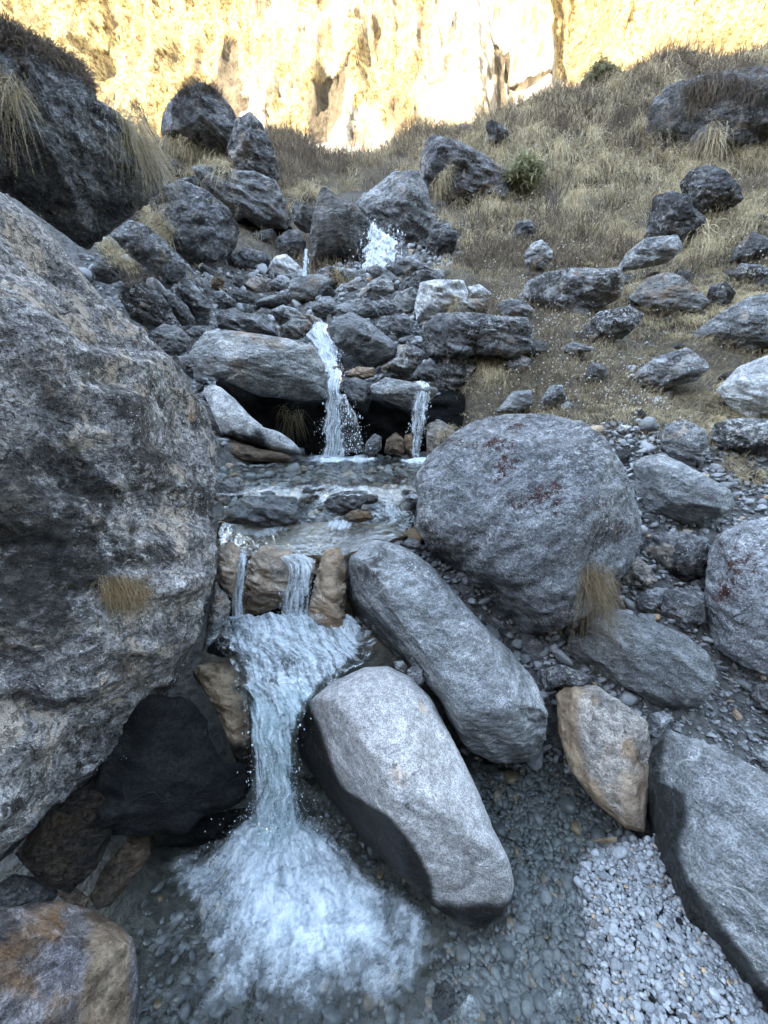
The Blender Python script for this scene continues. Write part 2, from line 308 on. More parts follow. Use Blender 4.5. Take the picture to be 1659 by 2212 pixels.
def water_mat(name, scale=(26, 5), tint=(0.80, 0.88, 0.88), bumpd=0.01, fcol=(0.80, 0.86, 0.90), thr=0.5, sharp=0.22, rip=9):
    """clear water: fresnel gloss over a tinted see-through body; foam where attribute foam says so"""
    t = NT(name); uv = t.n('ShaderNodeUVMap').outputs[0]
    st = t.mapping(uv, (0, 0, 0), (scale[0], scale[1], 1))
    w = t.n('ShaderNodeVectorMath', operation='MULTIPLY_ADD'); t.put(w.inputs[0], t.noise(uv, 9, 3, 0.6, col=True)); w.inputs[1].default_value = (1.6, 1.6, 0); t.put(w.inputs[2], st)
    n1 = t.noise(w.outputs[0], 1.0, 6, 0.68); n2 = t.noise(uv, 70, 4, 0.7); n3 = t.noise(w.outputs[0], 0.45, 3, 0.6)
    nz = t.math('ADD', t.math('MULTIPLY', n1, 0.6), t.math('ADD', t.math('MULTIPLY', n2, 0.25), t.math('MULTIPLY', n3, 0.15)))
    fo = t.attr('foam')
    f = t.rng(t.math('ADD', nz, t.math('SUBTRACT', fo, 0.5)), thr, thr + sharp)
    tr = t.n('ShaderNodeBsdfTransparent'); t.put(tr.inputs[0], tint)
    gl = t.n('ShaderNodeBsdfGlossy'); gl.inputs['Roughness'].default_value = 0.06; gl.inputs['Color'].default_value = (1, 1, 1, 1)
    rp = t.noise(uv, rip, 5, 0.6, 0.8)
    bn = t.bump(t.math('ADD', rp, t.math('MULTIPLY', n1, 0.4)), 1.0, bumpd)
    t.put(gl.inputs['Normal'], bn)
    fr = t.n('ShaderNodeFresnel'); fr.inputs[0].default_value = 1.33; t.put(fr.inputs['Normal'], bn)
    m1 = t.n('ShaderNodeMixShader'); t.put(m1.inputs[0], t.math('MINIMUM', fr.outputs[0], 0.6)); t.t.links.new(tr.outputs[0], m1.inputs[1]); t.t.links.new(gl.outputs[0], m1.inputs[2])
    fb = t.bsdf(t.mix(t.rng(t.math('ADD', t.math('MULTIPLY', n1, .6), t.math('MULTIPLY', n2, .4)), 0.35, 0.62), (0.36, 0.44, 0.50), fcol), 0.4, t.bump(t.math('ADD', n1, t.math('MULTIPLY', n2, 0.5)), 0.8, 0.02), 0.5)
    tl = t.n('ShaderNodeBsdfTranslucent'); t.put(tl.inputs[0], fcol)
    mf = t.n('ShaderNodeMixShader'); mf.inputs[0].default_value = 0.3; t.t.links.new(fb, mf.inputs[1]); t.t.links.new(tl.outputs[0], mf.inputs[2])
    m2 = t.n('ShaderNodeMixShader'); t.put(m2.inputs[0], t.math('MULTIPLY', f, 0.95)); t.t.links.new(m1.outputs[0], m2.inputs[1]); t.t.links.new(mf.outputs[0], m2.inputs[2])
    return t.done(m2.outputs[0])
M['pool'] = water_mat('pool_water', (22, 9), (0.86, 0.885, 0.86), 0.014, thr=.38, sharp=.55)
M['fall'] = water_mat('falling_water', (70, 7), (0.90, 0.94, 0.95), 0.012, rip=30)
M['chute'] = water_mat('rushing_water', (34, 6), (0.86, 0.92, 0.92), 0.02, rip=16)
def drop_mat():
    t = NT('water_drops'); b = t.bsdf((0.80, 0.87, 0.92), 0.15, None, 0.6); q = t.n('ShaderNodeBsdfTransparent'); mx = t.n('ShaderNodeMixShader'); mx.inputs[0].default_value = 0.3
    t.t.links.new(b, mx.inputs[1]); t.t.links.new(q.outputs[0], mx.inputs[2]); return t.done(mx.outputs[0])
M['drop'] = drop_mat()

# ---------------------------------------------------------------- terrain
_cp = [  # (x, y) in the 1659-wide view and horizontal distance
 (1640,1700,1.6),(1450,1350,2.15),(1600,1150,2.8),(1620,1060,3.2),(1400,950,3.6),(1640,900,4.0),(1450,840,4.55),(1250,880,3.9),(1200,770,5.0),
 (1500,745,5.2),(1650,705,5.5),(1100,720,5.6),(1250,660,6.4),(1050,610,7.3),(1500,570,7.3),(1640,560,7.0),(1300,545,8.2),(1000,510,9.3),(1200,485,9.7),
 (1450,410,10.3),(1640,420,9.3),(1100,400,12.2),(1300,335,12.8),(1640,300,12.6),(1050,275,17),(1200,215,16.5),(1350,172,16.5),(1450,140,16.5),(1659,118,16),
 (1950,60,16),(1950,400,8),(1950,700,5),(1950,1000,3.3),(2000,1400,2.1),(2400,600,5),(2400,1200,2.5),
 (700,615,7.8),(700,500,10.3),(800,430,13),(750,388,19.5),(710,372,19),(660,325,18.5),(590,290,17.5),(840,340,18.5),(895,278,19),(790,372,19),(1000,310,18),
 (480,360,13),(360,320,12),(250,370,10),(250,590,6.8),(150,600,6.2),(300,660,5.8),(420,665,6.2),(560,660,6.8),(370,830,4.7),(430,900,4.2),
 (100,320,9.5),(-200,220,9),(-400,600,5),(-500,900,3.4),(700,735,5.6),(700,840,4.7),(800,850,4.5),(900,900,4.2),(620,950,4.2),(520,960,4.0),(1000,980,3.9)]
_xyz = [(-2.2,1.8,.5),(-1.5,1.3,-.1),(-1.0,1.5,-.1),(-1.1,1.85,.1),(-3.7,4.3,3.3),(-.9,1.0,-.2),(-.7,3.2,1.12),(-.2,3.4,1.1),(.3,3.4,1.1),(-.6,2.6,.98),(.1,2.6,.98),(.5,2.7,1.0),(-.5,2.2,.75),(0,2.2,.75),
 (-.4,1.9,.45),(0,1.95,.45),(-.3,1.6,-.05),(-.35,1.4,-.25),(0,1.1,-.25),(.3,1.2,-.12),(.4,1.6,-.1),(.55,1.75,-.05),(.7,1.3,.0),(.95,1.1,.04),(.85,.8,.02),
 (1.6,1.2,.15),(1.3,1.6,.2),(.9,1.75,.15),(.9,2.0,.45),(-.4,.7,-.28),(.2,.7,-.25),(.55,.7,-.06),(.55,1.0,-.06),(-1.5,.5,-.2),(2.5,.6,.3),(0,.3,-.3),(1.2,.3,0),(-1.2,.3,-.3),
 (.5,2.25,.8),(-.9,2.3,.8),(-1.0,3.2,1.3),(-1.6,2.8,1.3),(0,30,6),(-20,30,8),(20,30,8),(-22,18,13),(26,14,14),(-16,7,9),(20,6,9)]
_c3 = np.array([list(P(a, b, c)) for a, b, c in _cp] + [list(q) for q in _xyz])
def _uv(x, y): return np.stack([2.2 * x / (y + 0.35), 1.6 * np.log(y + 0.35)], -1)
_cu = _uv(_c3[:, 0], _c3[:, 1]); _q = (_c3[:, 2] - CAMZ) / (_c3[:, 1] + 0.2)
_D = np.linalg.norm(_cu[:, None] - _cu[None], axis=2); _N = len(_cu)
_A = np.zeros((_N + 3, _N + 3)); _A[:_N, :_N] = _D - 0.02 * np.eye(_N) * -1; _A[:_N, _N] = 1; _A[:_N, _N + 1:] = _cu; _A[_N, :_N] = 1; _A[_N + 1:, :_N] = _cu.T
_w = np.linalg.solve(_A, np.r_[_q, 0, 0, 0])
def ground_xy(pxpts, z): return [(float(a), float(b)) for a, b, c in PZ(*np.array(pxpts, float).T, z)]
LOWER = ground_xy([(330,1850),(420,1800),(540,1745),(700,1700),(900,1720),(985,1640),(1100,1640),(1215,1640),(1290,1740),(1400,1810),(1290,1850),(1262,1900),(1290,2230),(1290,2600),(0,2700),(0,2230),(240,2050),(250,1960)], 0.0)
UPPER = ground_xy([(462,1062),(462,1010),(640,992),(930,990),(900,1060),(700,1075)], 1.3)
GRAVEL = ground_xy([(1262,1850),(1330,1825),(1400,1810),(1450,1870),(1560,2050),(1640,2160),(1700,2260),(1290,2300),(1275,2000)], 0.03)
def H(x, y, detail=True):
    x = np.asarray(x, float); y = np.asarray(y, float); yy = np.maximum(y, 0.0)
    out = np.empty(len(x))
    for s in range(0, len(x), 40000):
        u = _uv(x[s:s + 40000], yy[s:s + 40000]); d = np.linalg.norm(u[:, None] - _cu[None], axis=2)
        out[s:s + 40000] = d @ _w[:_N] + _w[_N] + u @ _w[_N + 1:]
    z = CAMZ + out * (yy + 0.2)
    if detail:
        p = np.stack([x, y, z * 0.6], 1); sc = smooth(1.5, 7, y)
        z = z + sc * 0.42 * fbm(p * 0.55, 4, 5) + 0.05 * fbm(p * 3.1, 4, 9) * (0.3 + sc)
    dl = polydist(x, y, LOWER); z = np.where(dl > -0.06, np.minimum(z, -0.10 * smooth(-0.06, 0.25, dl) - 0.005), z)
    du = polydist(x, y, UPPER); z = np.where(du > -0.05, np.minimum(z, 1.30 - 0.10 * smooth(-0.05, 0.4, du) - 0.01), z)
    cv = smooth(-1.6, -1.3, x) * smooth(0.95, 0.7, x) * smooth(3.7, 3.9, y) * smooth(4.95, 4.7, y); z = z * (1 - cv) + cv * np.minimum(z, 1.22)
    cv = smooth(-1.15, -0.9, x) * smooth(0.1, -0.1, x) * smooth(1.3, 1.5, y) * smooth(2.45, 2.3, y); z = z * (1 - cv) + cv * np.minimum(z, 0.50 - 0.7 * smooth(1.75, 1.5, y))
    g = smooth(-0.05, 0.1, polydist(x, y, GRAVEL)); z = z * (1 - g) + g * np.maximum(z, 0.035 + 0.02 * fbm(np.stack([x, y, 0 * x], 1) * 4, 2, 3))
    return z
def grassy(x, y):
    u = x / (y + 0.2)
    r = smooth(0.10, 0.22, u + 0.05 * vnoise(np.stack([x, y, 0 * x], 1) * 1.1, 4)) * smooth(3.0, 4.2, y)
    l = smooth(-0.02, -0.16, u) * smooth(6.5, 10, y)
    return np.clip(np.maximum(np.maximum(r, l), smooth(11, 14, y)), 0, 1)
NU, NY = 420, 520
uu = np.linspace(-2.6, 2.6, NU); yy = np.exp(np.linspace(math.log(0.35), math.log(30.35), NY)) - 0.35
X, Y_ = np.meshgrid(uu, yy); X = (X * (Y_ + 0.6)).ravel(); Y_ = Y_.ravel()
Zt = H(X, Y_)
gt = grassy(X, Y_)
wetm = np.maximum(smooth(-0.02, 0.06, polydist(X, Y_, LOWER)), smooth(-0.05, 0.1, polydist(X, Y_, UPPER)) * 0.4)
wetm = np.maximum(wetm, ((Y_ < 2.1) & (X < 0.45) & (Zt < 0.75)) * 0.9)
tanm = smooth(0.25, 0.05, np.abs(Y_ - 2.35) - 0.15) * smooth(0.30, 0.05, X) * smooth(-1.1, -.9, X) * 0.7
link('hillside', mesh_np('hillside', np.stack([X, Y_, Zt], 1), grid_faces(NU, NY), attrs={'grass': gt, 'wet': wetm, 'tan': tanm}), M['ground'], kind='structure')
# broad ground under and behind the camera, reaching the far hills
gx, gy = np.meshgrid(np.linspace(-260, 260, 90), np.linspace(-220, 260, 90)); gx = gx.ravel(); gy = gy.ravel()
gz = -1.2 + 0.3 * fbm(np.stack([gx, gy, 0 * gx], 1) * 0.1, 3, 2)
link('ground', mesh_np('ground', np.stack([gx, gy, gz], 1), grid_faces(90, 90), attrs={'grass': np.ones(len(gx)) * .5}), M['ground'], kind='structure')

# the sunlit cliff across the head of the gorge
NC, NZ = 620, 330
cu, cz = np.meshgrid(np.linspace(-1, 1, NC), np.linspace(0, 1, NZ)); cu = cu.ravel(); cz = cz.ravel()
cxw = cu * 150; czw = 10 + cz * 95
def cliff_bulge(x, z):
    p = np.stack([x, 0 * x, z * 0.35], 1)
    return 10 * fbm(p * 0.035, 3, 11) + 5.5 * ridged(p * 0.085, 5, 12) + 1.0 * ridged(np.stack([x, 0 * x, z * .35], 1) * 0.45, 4, 13)
def cliff_Y(x, z): return 84 + 0.22 * (z - 10) - cliff_bulge(x, z) + 14 * np.abs(x / 110) ** 2 * -1
cy = cliff_Y(cxw, czw)
def cpx(px, py, Y=84):
    q = P(px, py, Y); return q[..., 0], q[..., 2]
def cleft_field(x, z):
    f = np.zeros(len(x))
    for pts in ([(430,-60,16),(432,0,16),(440,60,20),(455,120,30),(478,165,22),(484,190,4)], [(745,20,6),(735,60,10),(700,95,28),(690,140,38),(684,190,34),(676,240,22),(664,275,4)],
                [(1128,-60,14),(1130,40,12),(1128,110,14),(1135,150,12),(1146,190,7),(1150,215,2)], [(1152,-40,7),(1154,50,6),(1160,90,7),(1156,130,2)], [(1160,47,6),(1205,42,10),(1250,50,4)],
                [(410,90,6),(425,140,10),(430,200,3)]):
        for (x0, y0, w0), (x1, y1, w1) in zip(pts, pts[1:]):
            a = np.array(cpx(x0, y0)); b = np.array(cpx(x1, y1)); e = b - a
            t = np.clip(((x - a[0]) * e[0] + (z - a[1]) * e[1]) / (e @ e), 0, 1)
            d = np.hypot(x - a[0] - t * e[0], z - a[1] - t * e[1]); wd = (w0 + (w1 - w0) * t) / FPX * 84
            wd = wd * (0.8 + 0.45 * fbm(np.stack([x, z, 0 * x], 1) * .5, 4, 8, .65))
            f = np.maximum(f, smooth(1.5, 0.5, d / np.maximum(wd, .05)))
    return f
cf = cleft_field(cxw, czw)
cy = cy + cf * 0.9
lg, _ = cpx(420, 100); rg, _ = cpx(1330, 60)
cgr = np.clip(smooth(lg + 5, lg - 6, cxw + 6 * vnoise(np.stack([cxw, czw, 0 * cxw], 1) * .1, 3)) + smooth(rg - 8, rg + 4, cxw + 6 * vnoise(np.stack([cxw, czw, 0 * cxw], 1) * .1, 6)) + 0.28 + 0.35 * fbm(np.stack([cxw, czw, 0 * cxw], 1) * .07, 3, 21), 0, 1)
wx, wz = cpx(1230, 130); cgr = cgr * (1 - 0.9 * smooth(11, 6, np.hypot((cxw - wx) * .8, czw - wz) + 2.5 * vnoise(np.stack([cxw, czw, 0 * cxw], 1) * .25, 7)))
wx, wz = cpx(760, 290); cgr = cgr * (1 - 0.8 * smooth(8, 4, np.hypot((cxw - wx) * .7, czw - wz) + 2.5 * vnoise(np.stack([cxw, czw, 0 * cxw], 1) * .25, 9)))
link('cliff', mesh_np('cliff', np.stack([cxw, cy, czw], 1), grid_faces(NC, NZ), attrs={'grass': cgr, 'cleft': cf}), M['cliff'], kind='structure')
# scree apron between ridge and cliff
ax, ay = np.meshgrid(np.linspace(-150, 150, 160), np.linspace(0, 1, 40)); ax = ax.ravel(); ay = ay.ravel()
yb = 28 + ay * 60; zb = 5 + ay * 22 + 2.5 * fbm(np.stack([ax, yb, 0 * ax], 1) * .08, 4, 33)
link('scree_slope', mesh_np('scree_slope', np.stack([ax, yb, zb], 1), grid_faces(160, 40), attrs={'grass': np.ones(len(ax)), 'cleft': 0 * ax}), M['cliff'], kind='structure')
# the opposite wall of the gorge, behind the camera: it keeps the low sun off the stream
bx, bz = np.meshgrid(np.linspace(-200, 200, 160), np.linspace(0, 1, 60)); bx = bx.ravel(); bz = bz.ravel()
by = -9 - bz * 48; bh = -1 + 64 * bz ** 0.85 + 3.0 * ridged(np.stack([bx, by, 0 * bx], 1) * .05, 4, 44) * bz
link('mountain', mesh_np('mountain', np.stack([bx, by, bh], 1), grid_faces(160, 60), attrs={'grass': np.ones(len(bx)) * .6}), M['ground'], kind='structure')
# ---------------------------------------------------------------- boulders
UP = np.array([0, 0, 1.0])
def centroid(p):
    x, y = p[:, 0], p[:, 1]; x1, y1 = np.roll(x, -1), np.roll(y, -1); c = x * y1 - x1 * y; a = c.sum() / 2
    return np.array([((x + x1) * c).sum(), ((y + y1) * c).sum()]) / (6 * a)
def star(px, py, n=720):
    th = np.linspace(-math.pi, math.pi, n, endpoint=False); dx, dy = np.cos(th), np.sin(th); r = np.zeros(n)
    for i in range(len(px)):
        ax, ay = px[i], py[i]; bx, by = px[(i + 1) % len(px)], py[(i + 1) % len(px)]; ex, ey = bx - ax, by - ay
        den = dx * ey - dy * ex; den = np.where(np.abs(den) < 1e-9, 1e-9, den)
        t = (ax * ey - ay * ex) / den; s = (ax * dy - ay * dx) / den
        r = np.where((s >= -1e-6) & (s <= 1 + 1e-6) & (t > r), t, r)
    return th, r
ROCKS = {}
def rock(name, crop, Y, mat, label, pts, th=0.8, sub=5, seed=None, n=2.4, cuts=3, cut=(.74, .93), rough=1.0, strat=0.0, sd=None, xcuts=(), ctr=None,
         group=None, soft=2, blackfn=None, push=0.0, wetz=None, wet_shade_fn=None, tanfn=None, crack=.6, chips=12, cat=None, z=None, bury=None):
    pz = tz(crop, pts); seed = seed if seed is not None else len(ROCKS) * 13 + 7
    c = centroid(pz) if ctr is None else tz(crop, [ctr])[0]
    if z is not None: Y = float(PZ(c[0], c[1], z)[1])
    cen = P(c[0], c[1], Y)
    if bury is not None:            # slide along until the stone sits in the ground by this share of its height
        hh = np.ptp(pz[:, 1]); ys = Y * np.linspace(0.72, 1.45, 74); cs = P(np.full(74, c[0]), np.full(74, c[1]), ys); bt = P(np.full(74, c[0]), np.full(74, pz[:, 1].max()), ys)
        sz = hh / FPX * ys; f = bt[:, 2] + bury * sz - H(.5 * cs[:, 0] + .5 * bt[:, 0], .5 * cs[:, 1] + .5 * bt[:, 1] - .35 * sz); ii = np.where(f[:-1] * f[1:] <= 0)[0]
        if len(ii): Y = ys[ii[np.argmin(np.abs(ys[ii] - Y))]]; cen = P(c[0], c[1], Y)
    w = cen - CAM; D = np.linalg.norm(w); w /= D
    r = np.cross(w, UP); r /= np.linalg.norm(r); u = np.cross(r, w)
    ry = rays(pz[:, 0], pz[:, 1]); t = D / (ry @ w); q = CAM + ry * t[:, None] - cen; a, b = q @ r, q @ u
    phi, rad = star(a, b); k = soft * 2 + 1; ker = np.hanning(k + 2)[1:-1]; ker /= ker.sum()
    rad = np.convolve(np.r_[rad[-soft:], rad, rad[:soft]], ker, 'valid')
    area = 0.5 * abs((a * np.roll(b, -1) - b * np.roll(a, -1)).sum()); size = math.sqrt(area / math.pi)
    T = th * size; rad0 = rad.copy()
    F = np.fft.rfft(rad); F[4:] = 0; low = np.fft.irfft(F, len(rad))
    d, faces = ico(sub); s = np.hypot(d[:, 0], d[:, 1]); ph = np.arctan2(d[:, 1], d[:, 0])
    rp = np.interp(ph, np.r_[phi, math.pi], np.r_[rad, rad[0]]); rl = np.interp(ph, np.r_[phi, math.pi], np.r_[low, low[0]])
    rr = rl + (rp - rl) * smooth(0.35, 0.95, s)
    nn = (s ** n + np.abs(d[:, 2]) ** n) ** (1 / n); sl_, zl = s / nn, d[:, 2] / nn
    p = np.stack([np.cos(ph) * sl_ * rr, np.sin(ph) * sl_ * rr, zl * T], 1)
    rs = np.random.RandomState(seed); cl = list(xcuts)
    for i in range(cuts):
        az = rs.uniform(-math.pi, math.pi); nz = rs.uniform(0.45, 0.85); h = math.sqrt(1 - nz * nz)
        cl.append((math.cos(az) * h, math.sin(az) * h, nz, rs.uniform(*cut)))
    for i in range(chips):          # small fresh faces all over
        az = rs.uniform(-math.pi, math.pi); nz = rs.uniform(-0.1, 0.95); h = math.sqrt(1 - nz * nz)
        cl.append((math.cos(az) * h, math.sin(az) * h, nz, rs.uniform(.86, .975) if nz < .5 else rs.uniform(.8, .97)))
    for i in range(max(1, cuts)):
        az = rs.uniform(-math.pi, math.pi); nz = -rs.uniform(0.3, 0.8); h = math.sqrt(1 - nz * nz); cl.append((math.cos(az) * h, math.sin(az) * h, nz, rs.uniform(*cut)))
    for nx, ny, nz, fr in cl:
        nv = np.array([nx, ny, nz]); nv /= np.linalg.norm(nv); pr = p @ nv; lim = pr.max() * fr
        sf = (0.03 if sub > 6 else 0.010) * size; ex = sf * np.logaddexp(0, (pr - lim) / sf); p = p - np.outer(ex * 0.93, nv)
    e = np.array([max(a.max(), -a.min()), max(b.max(), -b.min()), T]); nr = p / e ** 2; nr /= np.linalg.norm(nr, axis=1)[:, None]
    q = p / size + seed * 1.37
    sdv = np.array(sd if sd else (0.35, 0.9, 0.3), float); sdv /= np.linalg.norm(sdv)
    an = q + np.outer(q @ sdv, sdv) * 1.5        # noise squeezed across the foliation
    dsp = 0.06 * fbm(q * 1.5, 3, seed) + 0.05 * ridged(an * 1.1, 3, seed + 5) + 0.022 * fbm(an * 3.6, 3, seed + 3)
    if sub >= 5: dsp = dsp + 0.011 * ridged(an * 6.5, 3, seed + 9)
    if sub >= 6: dsp = dsp + 0.005 * fbm(an * 19, 3, seed + 2)
    if strat:
        sv = (q @ sdv) * 3.2 + 0.7 * fbm(q * 1.3, 3, seed + 4); fr_ = sv - np.floor(sv)
        dsp = dsp + strat * 0.05 * (np.abs(fr_ - 0.5) * 2 - 0.5 + 0.8 * smooth(0.8, 1.0, fr_)) * (0.5 + 0.5 * smooth(-.3, .3, fbm(q * 1.1, 2, seed + 8)))
    if crack:
        cn = vnoise(an * 0.9 + 5, seed + 6) + 0.25 * fbm(q * 3, 3, seed + 7); cm = smooth(-0.1, 0.35, vnoise(q * 1.2, seed + 1))
        dsp = dsp - crack * 0.035 * np.exp(-(cn / 0.022) ** 2) * cm
    if rough >= .5:                 # broken blocky relief
        kr = 1 if rough >= .9 else .55
        for fq_, am in ((2.2, .05 * kr), (4.6, .022 * kr), (9.5, .008)):
            b_ = an * fq_ + 11; w_ = 0.22; n1_ = vnoise(b_, seed + 50) * 2.2; st_ = np.floor(n1_ * 2) / 2; fr2 = n1_ * 2 - np.floor(n1_ * 2)
            dsp = dsp + am * (st_ + smooth(1 - w_, 1, fr2) * .5) * .8
    p = p + nr * (dsp * size * rough)[:, None]
    # bring the outline back to the traced one
    for _ in range(2):
        per = D / (D - p[:, 2]); lr = np.hypot(p[:, 0], p[:, 1]) * per; an_ = np.arctan2(p[:, 1], p[:, 0]); nb = 120 if sub >= 6 else 60
        bi = ((an_ + math.pi) / (2 * math.pi) * nb).astype(int) % nb; mx = np.zeros(nb); np.maximum.at(mx, bi, lr)
        ctr_ = (np.arange(nb) + .5) / nb * 2 * math.pi - math.pi; tg = np.interp(ctr_, phi, rad0, period=2 * math.pi)
        fac = np.clip(tg / np.maximum(mx, 1e-6), .6, 1.6); fac = (np.roll(fac, 1) + 2 * fac + np.roll(fac, -1)) / 4
        fv = np.interp(an_, ctr_, fac, period=2 * math.pi); wgt = smooth(.15, .75, lr / np.maximum(np.interp(an_, ctr_, mx, period=2 * math.pi), 1e-6))
        p[:, :2] *= (1 + (fv - 1) * wgt)[:, None]
    wv = np.outer(p[:, 0], r) + np.outer(p[:, 1], u) - np.outer(p[:, 2], w)
    at = {}
    if wetz is not None:
        zz = wv[:, 2] + cen[2]; at['wet'] = smooth(wetz + 0.05, wetz - 0.02, zz + 0.05 * fbm(q * 2.5, 3, seed + 20))
    sx, sy = None, None
    if wet_shade_fn or tanfn or blackfn:
        g = wv + cen - CAM; dep = g @ np.array([0, cp_, -sp_]); sx = 829.5 + FPX * g[:, 0] / dep; sy = 1106 - FPX * (g @ np.array([0, sp_, cp_])) / dep
        nz_ = fbm(q * 3, 4, seed + 30)
        if wet_shade_fn: at['wet'] = np.maximum(at.get('wet', 0), wet_shade_fn(sx, sy, nz_))
        if blackfn: at['black'] = blackfn(sx, sy, fbm(q * 4, 5, seed + 33, .65))
        if tanfn: at['tan'] = tanfn(sx, sy, nz_)
    m = mesh_np(name, wv, faces[:, ::1], attrs=at)
    o = link(name, m, M[mat], loc=cen + w * push, label=label, cat=cat or ('boulder' if size > 0.25 else 'rock'), group=group)
    ROCKS[label] = dict(o=o, cen=cen, size=size, e=e, r=r, u=u, w=w, verts=wv)
    return o
def below(pts):                      # 1 under a line traced across the boulder (its own wet mark)
    xs = [a for a, b in pts]; ys = [b for a, b in pts]
    return lambda sx, sy, n: smooth(-12, 12, sy - np.interp(sx, xs, ys) + n * 22)
B = 'boulder'; K = 'rock'
# --- nearest boulders
rock(B, 'Z', 1.62, 'giant', 'huge lichen-blotched brown-grey boulder leaning over the pool at the left', [(-120,330),(0,412),(60,450),(130,510),(180,590),(250,660),(320,720),(380,780),(420,840),(455,900),(470,950),(473,1020),(462,1100),(470,1180),(465,1250),(442,1340),(402,1450),(352,1520),(312,1600),(250,1670),(150,1740),(60,1820),(0,1872),(-150,1950),(-330,1800),(-420,1400),(-420,900),(-300,500)],
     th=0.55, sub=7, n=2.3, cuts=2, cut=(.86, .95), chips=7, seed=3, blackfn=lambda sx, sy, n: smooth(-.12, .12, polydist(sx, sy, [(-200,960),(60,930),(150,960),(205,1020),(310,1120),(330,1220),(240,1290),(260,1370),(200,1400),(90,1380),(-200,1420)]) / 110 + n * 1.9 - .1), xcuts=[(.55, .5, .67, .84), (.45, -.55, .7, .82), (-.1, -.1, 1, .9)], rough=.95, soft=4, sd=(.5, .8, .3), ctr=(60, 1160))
rock(B, 'Z', 2.42, 'bigr', 'big rounded blue-grey boulder with dark red moss spots right of the stream', [(888,1090),(890,1040),(925,980),(985,930),(1030,905),(1100,893),(1180,893),(1260,910),(1310,945),(1345,1000),(1370,1060),(1388,1130),(1385,1190),(1350,1240),(1310,1290),(1270,1330),(1200,1365),(1140,1370),(1080,1345),(1020,1290),(975,1240),(930,1195),(895,1140)],
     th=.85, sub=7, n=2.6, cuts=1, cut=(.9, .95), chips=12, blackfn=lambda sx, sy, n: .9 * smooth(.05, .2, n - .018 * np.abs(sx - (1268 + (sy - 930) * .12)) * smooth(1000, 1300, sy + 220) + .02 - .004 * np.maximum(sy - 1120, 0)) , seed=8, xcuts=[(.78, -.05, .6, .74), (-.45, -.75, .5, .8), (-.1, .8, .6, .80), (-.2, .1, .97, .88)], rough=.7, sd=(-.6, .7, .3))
rock(B, 'Z', 1.93, 'slab', 'long blue-grey boulder slanting down from the ledge to the pool', [(745,1290),(750,1210),(780,1175),(830,1163),(880,1180),(930,1215),(985,1280),(1040,1345),(1100,1400),(1160,1470),(1187,1540),(1180,1600),(1160,1645),(1080,1655),(1010,1625),(975,1570),(940,1500),(890,1450),(830,1400),(770,1340)],
     th=.8, sub=7, n=3.0, cuts=0, chips=9, seed=21, xcuts=[(-.75, -.5, .45, .58), (.25, .3, .92, .78), (.65, .6, .45, .82), (.3, -.85, .4, .8)], rough=.75, sd=(.7, .6, .2), wetz=.06, wet_shade_fn=lambda sx, sy, n: .62 * smooth(-14, 14, sy - np.interp(sx, [745,800,870,930,960,985,1010], [1275,1325,1395,1465,1540,1660,1900]) + n * 26))  # mask darkens the lower left underside
rock(B, 'Z', 1.45, 'granite', 'pale speckled granite boulder with a wet, shade-painted flank beside the chute', [(632,1570),(660,1520),(720,1470),(790,1440),(840,1437),(890,1460),(935,1510),(985,1610),(1030,1700),(1070,1790),(1105,1860),(1117,1920),(1085,1985),(1040,2010),(1000,2005),(930,1960),(850,1880),(760,1790),(690,1700),(645,1640)],
     th=.9, sub=7, n=2.5, cuts=0, chips=2, wetz=.035, seed=35, xcuts=[(-.72, -.5, .48, .58), (.1, -.75, .66, .80), (.6, .3, .7, .88)], rough=.4, wet_shade_fn=lambda sx, sy, n: smooth(-9, 9, (np.interp(sy, [1480,1560,1640,1700,1770,1850,1930,2010], [640,690,715,745,850,915,940,960]) - sx) + 10 * n))  # dark flank: wet rock plus the overhang's shade, put into the colour
rock(B, 'H', 1.36, 'slab', 'long striped grey boulder running out of the frame at the lower right', [(1115,250),(1150,180),(1230,95),(1340,130),(1500,200),(1659,290),(1900,430),(2050,800),(2050,1400),(1800,1420),(1659,1300),(1540,1200),(1400,1060),(1260,880),(1200,760),(1170,620),(1130,450),(1120,330)],
     th=.6, sub=7, n=3.0, cuts=0, z=0.2, chips=11, seed=41, xcuts=[(-.75, -.5, .4, .70), (.2, .6, .75, .85)], rough=.75, sd=(.8, -.55, .2), wet_shade_fn=lambda sx, sy, n: 0.92 * smooth(-9, 12, 34 + np.interp(sy, [1690,1710,1780,1850,1900,1976,2076,2151,2212], [1400,1445,1450,1436,1458,1516,1590,1650,1700]) - sx + 16 * n))  # mask paints the shade of the left flank's hollow ledge
rock(B, 'Z', 1.60, 'tanr', 'upright tan and grey stained boulder standing in the shallow pool', [(1200,1500),(1225,1478),(1290,1480),(1350,1520),(1400,1560),(1410,1640),(1400,1740),(1395,1800),(1350,1790),(1280,1730),(1230,1660),(1205,1580)],
     th=.75, sub=6, n=2.4, chips=3, seed=52, cuts=1, cut=(.85, .93), xcuts=[(-.6, -.3, .7, .83)], rough=.6, sd=(.9, .2, .2), tanfn=lambda sx, sy, n: 0.9 * smooth(12, -18, sx - np.interp(sy, [1480,1560,1650,1740,1800], [1262,1250,1262,1320,1380]) + 14 * n) + 0.6 * smooth(0, 20, sy - 1650 + 25 * n) * smooth(1330, 1350, sx), wetz=.02)
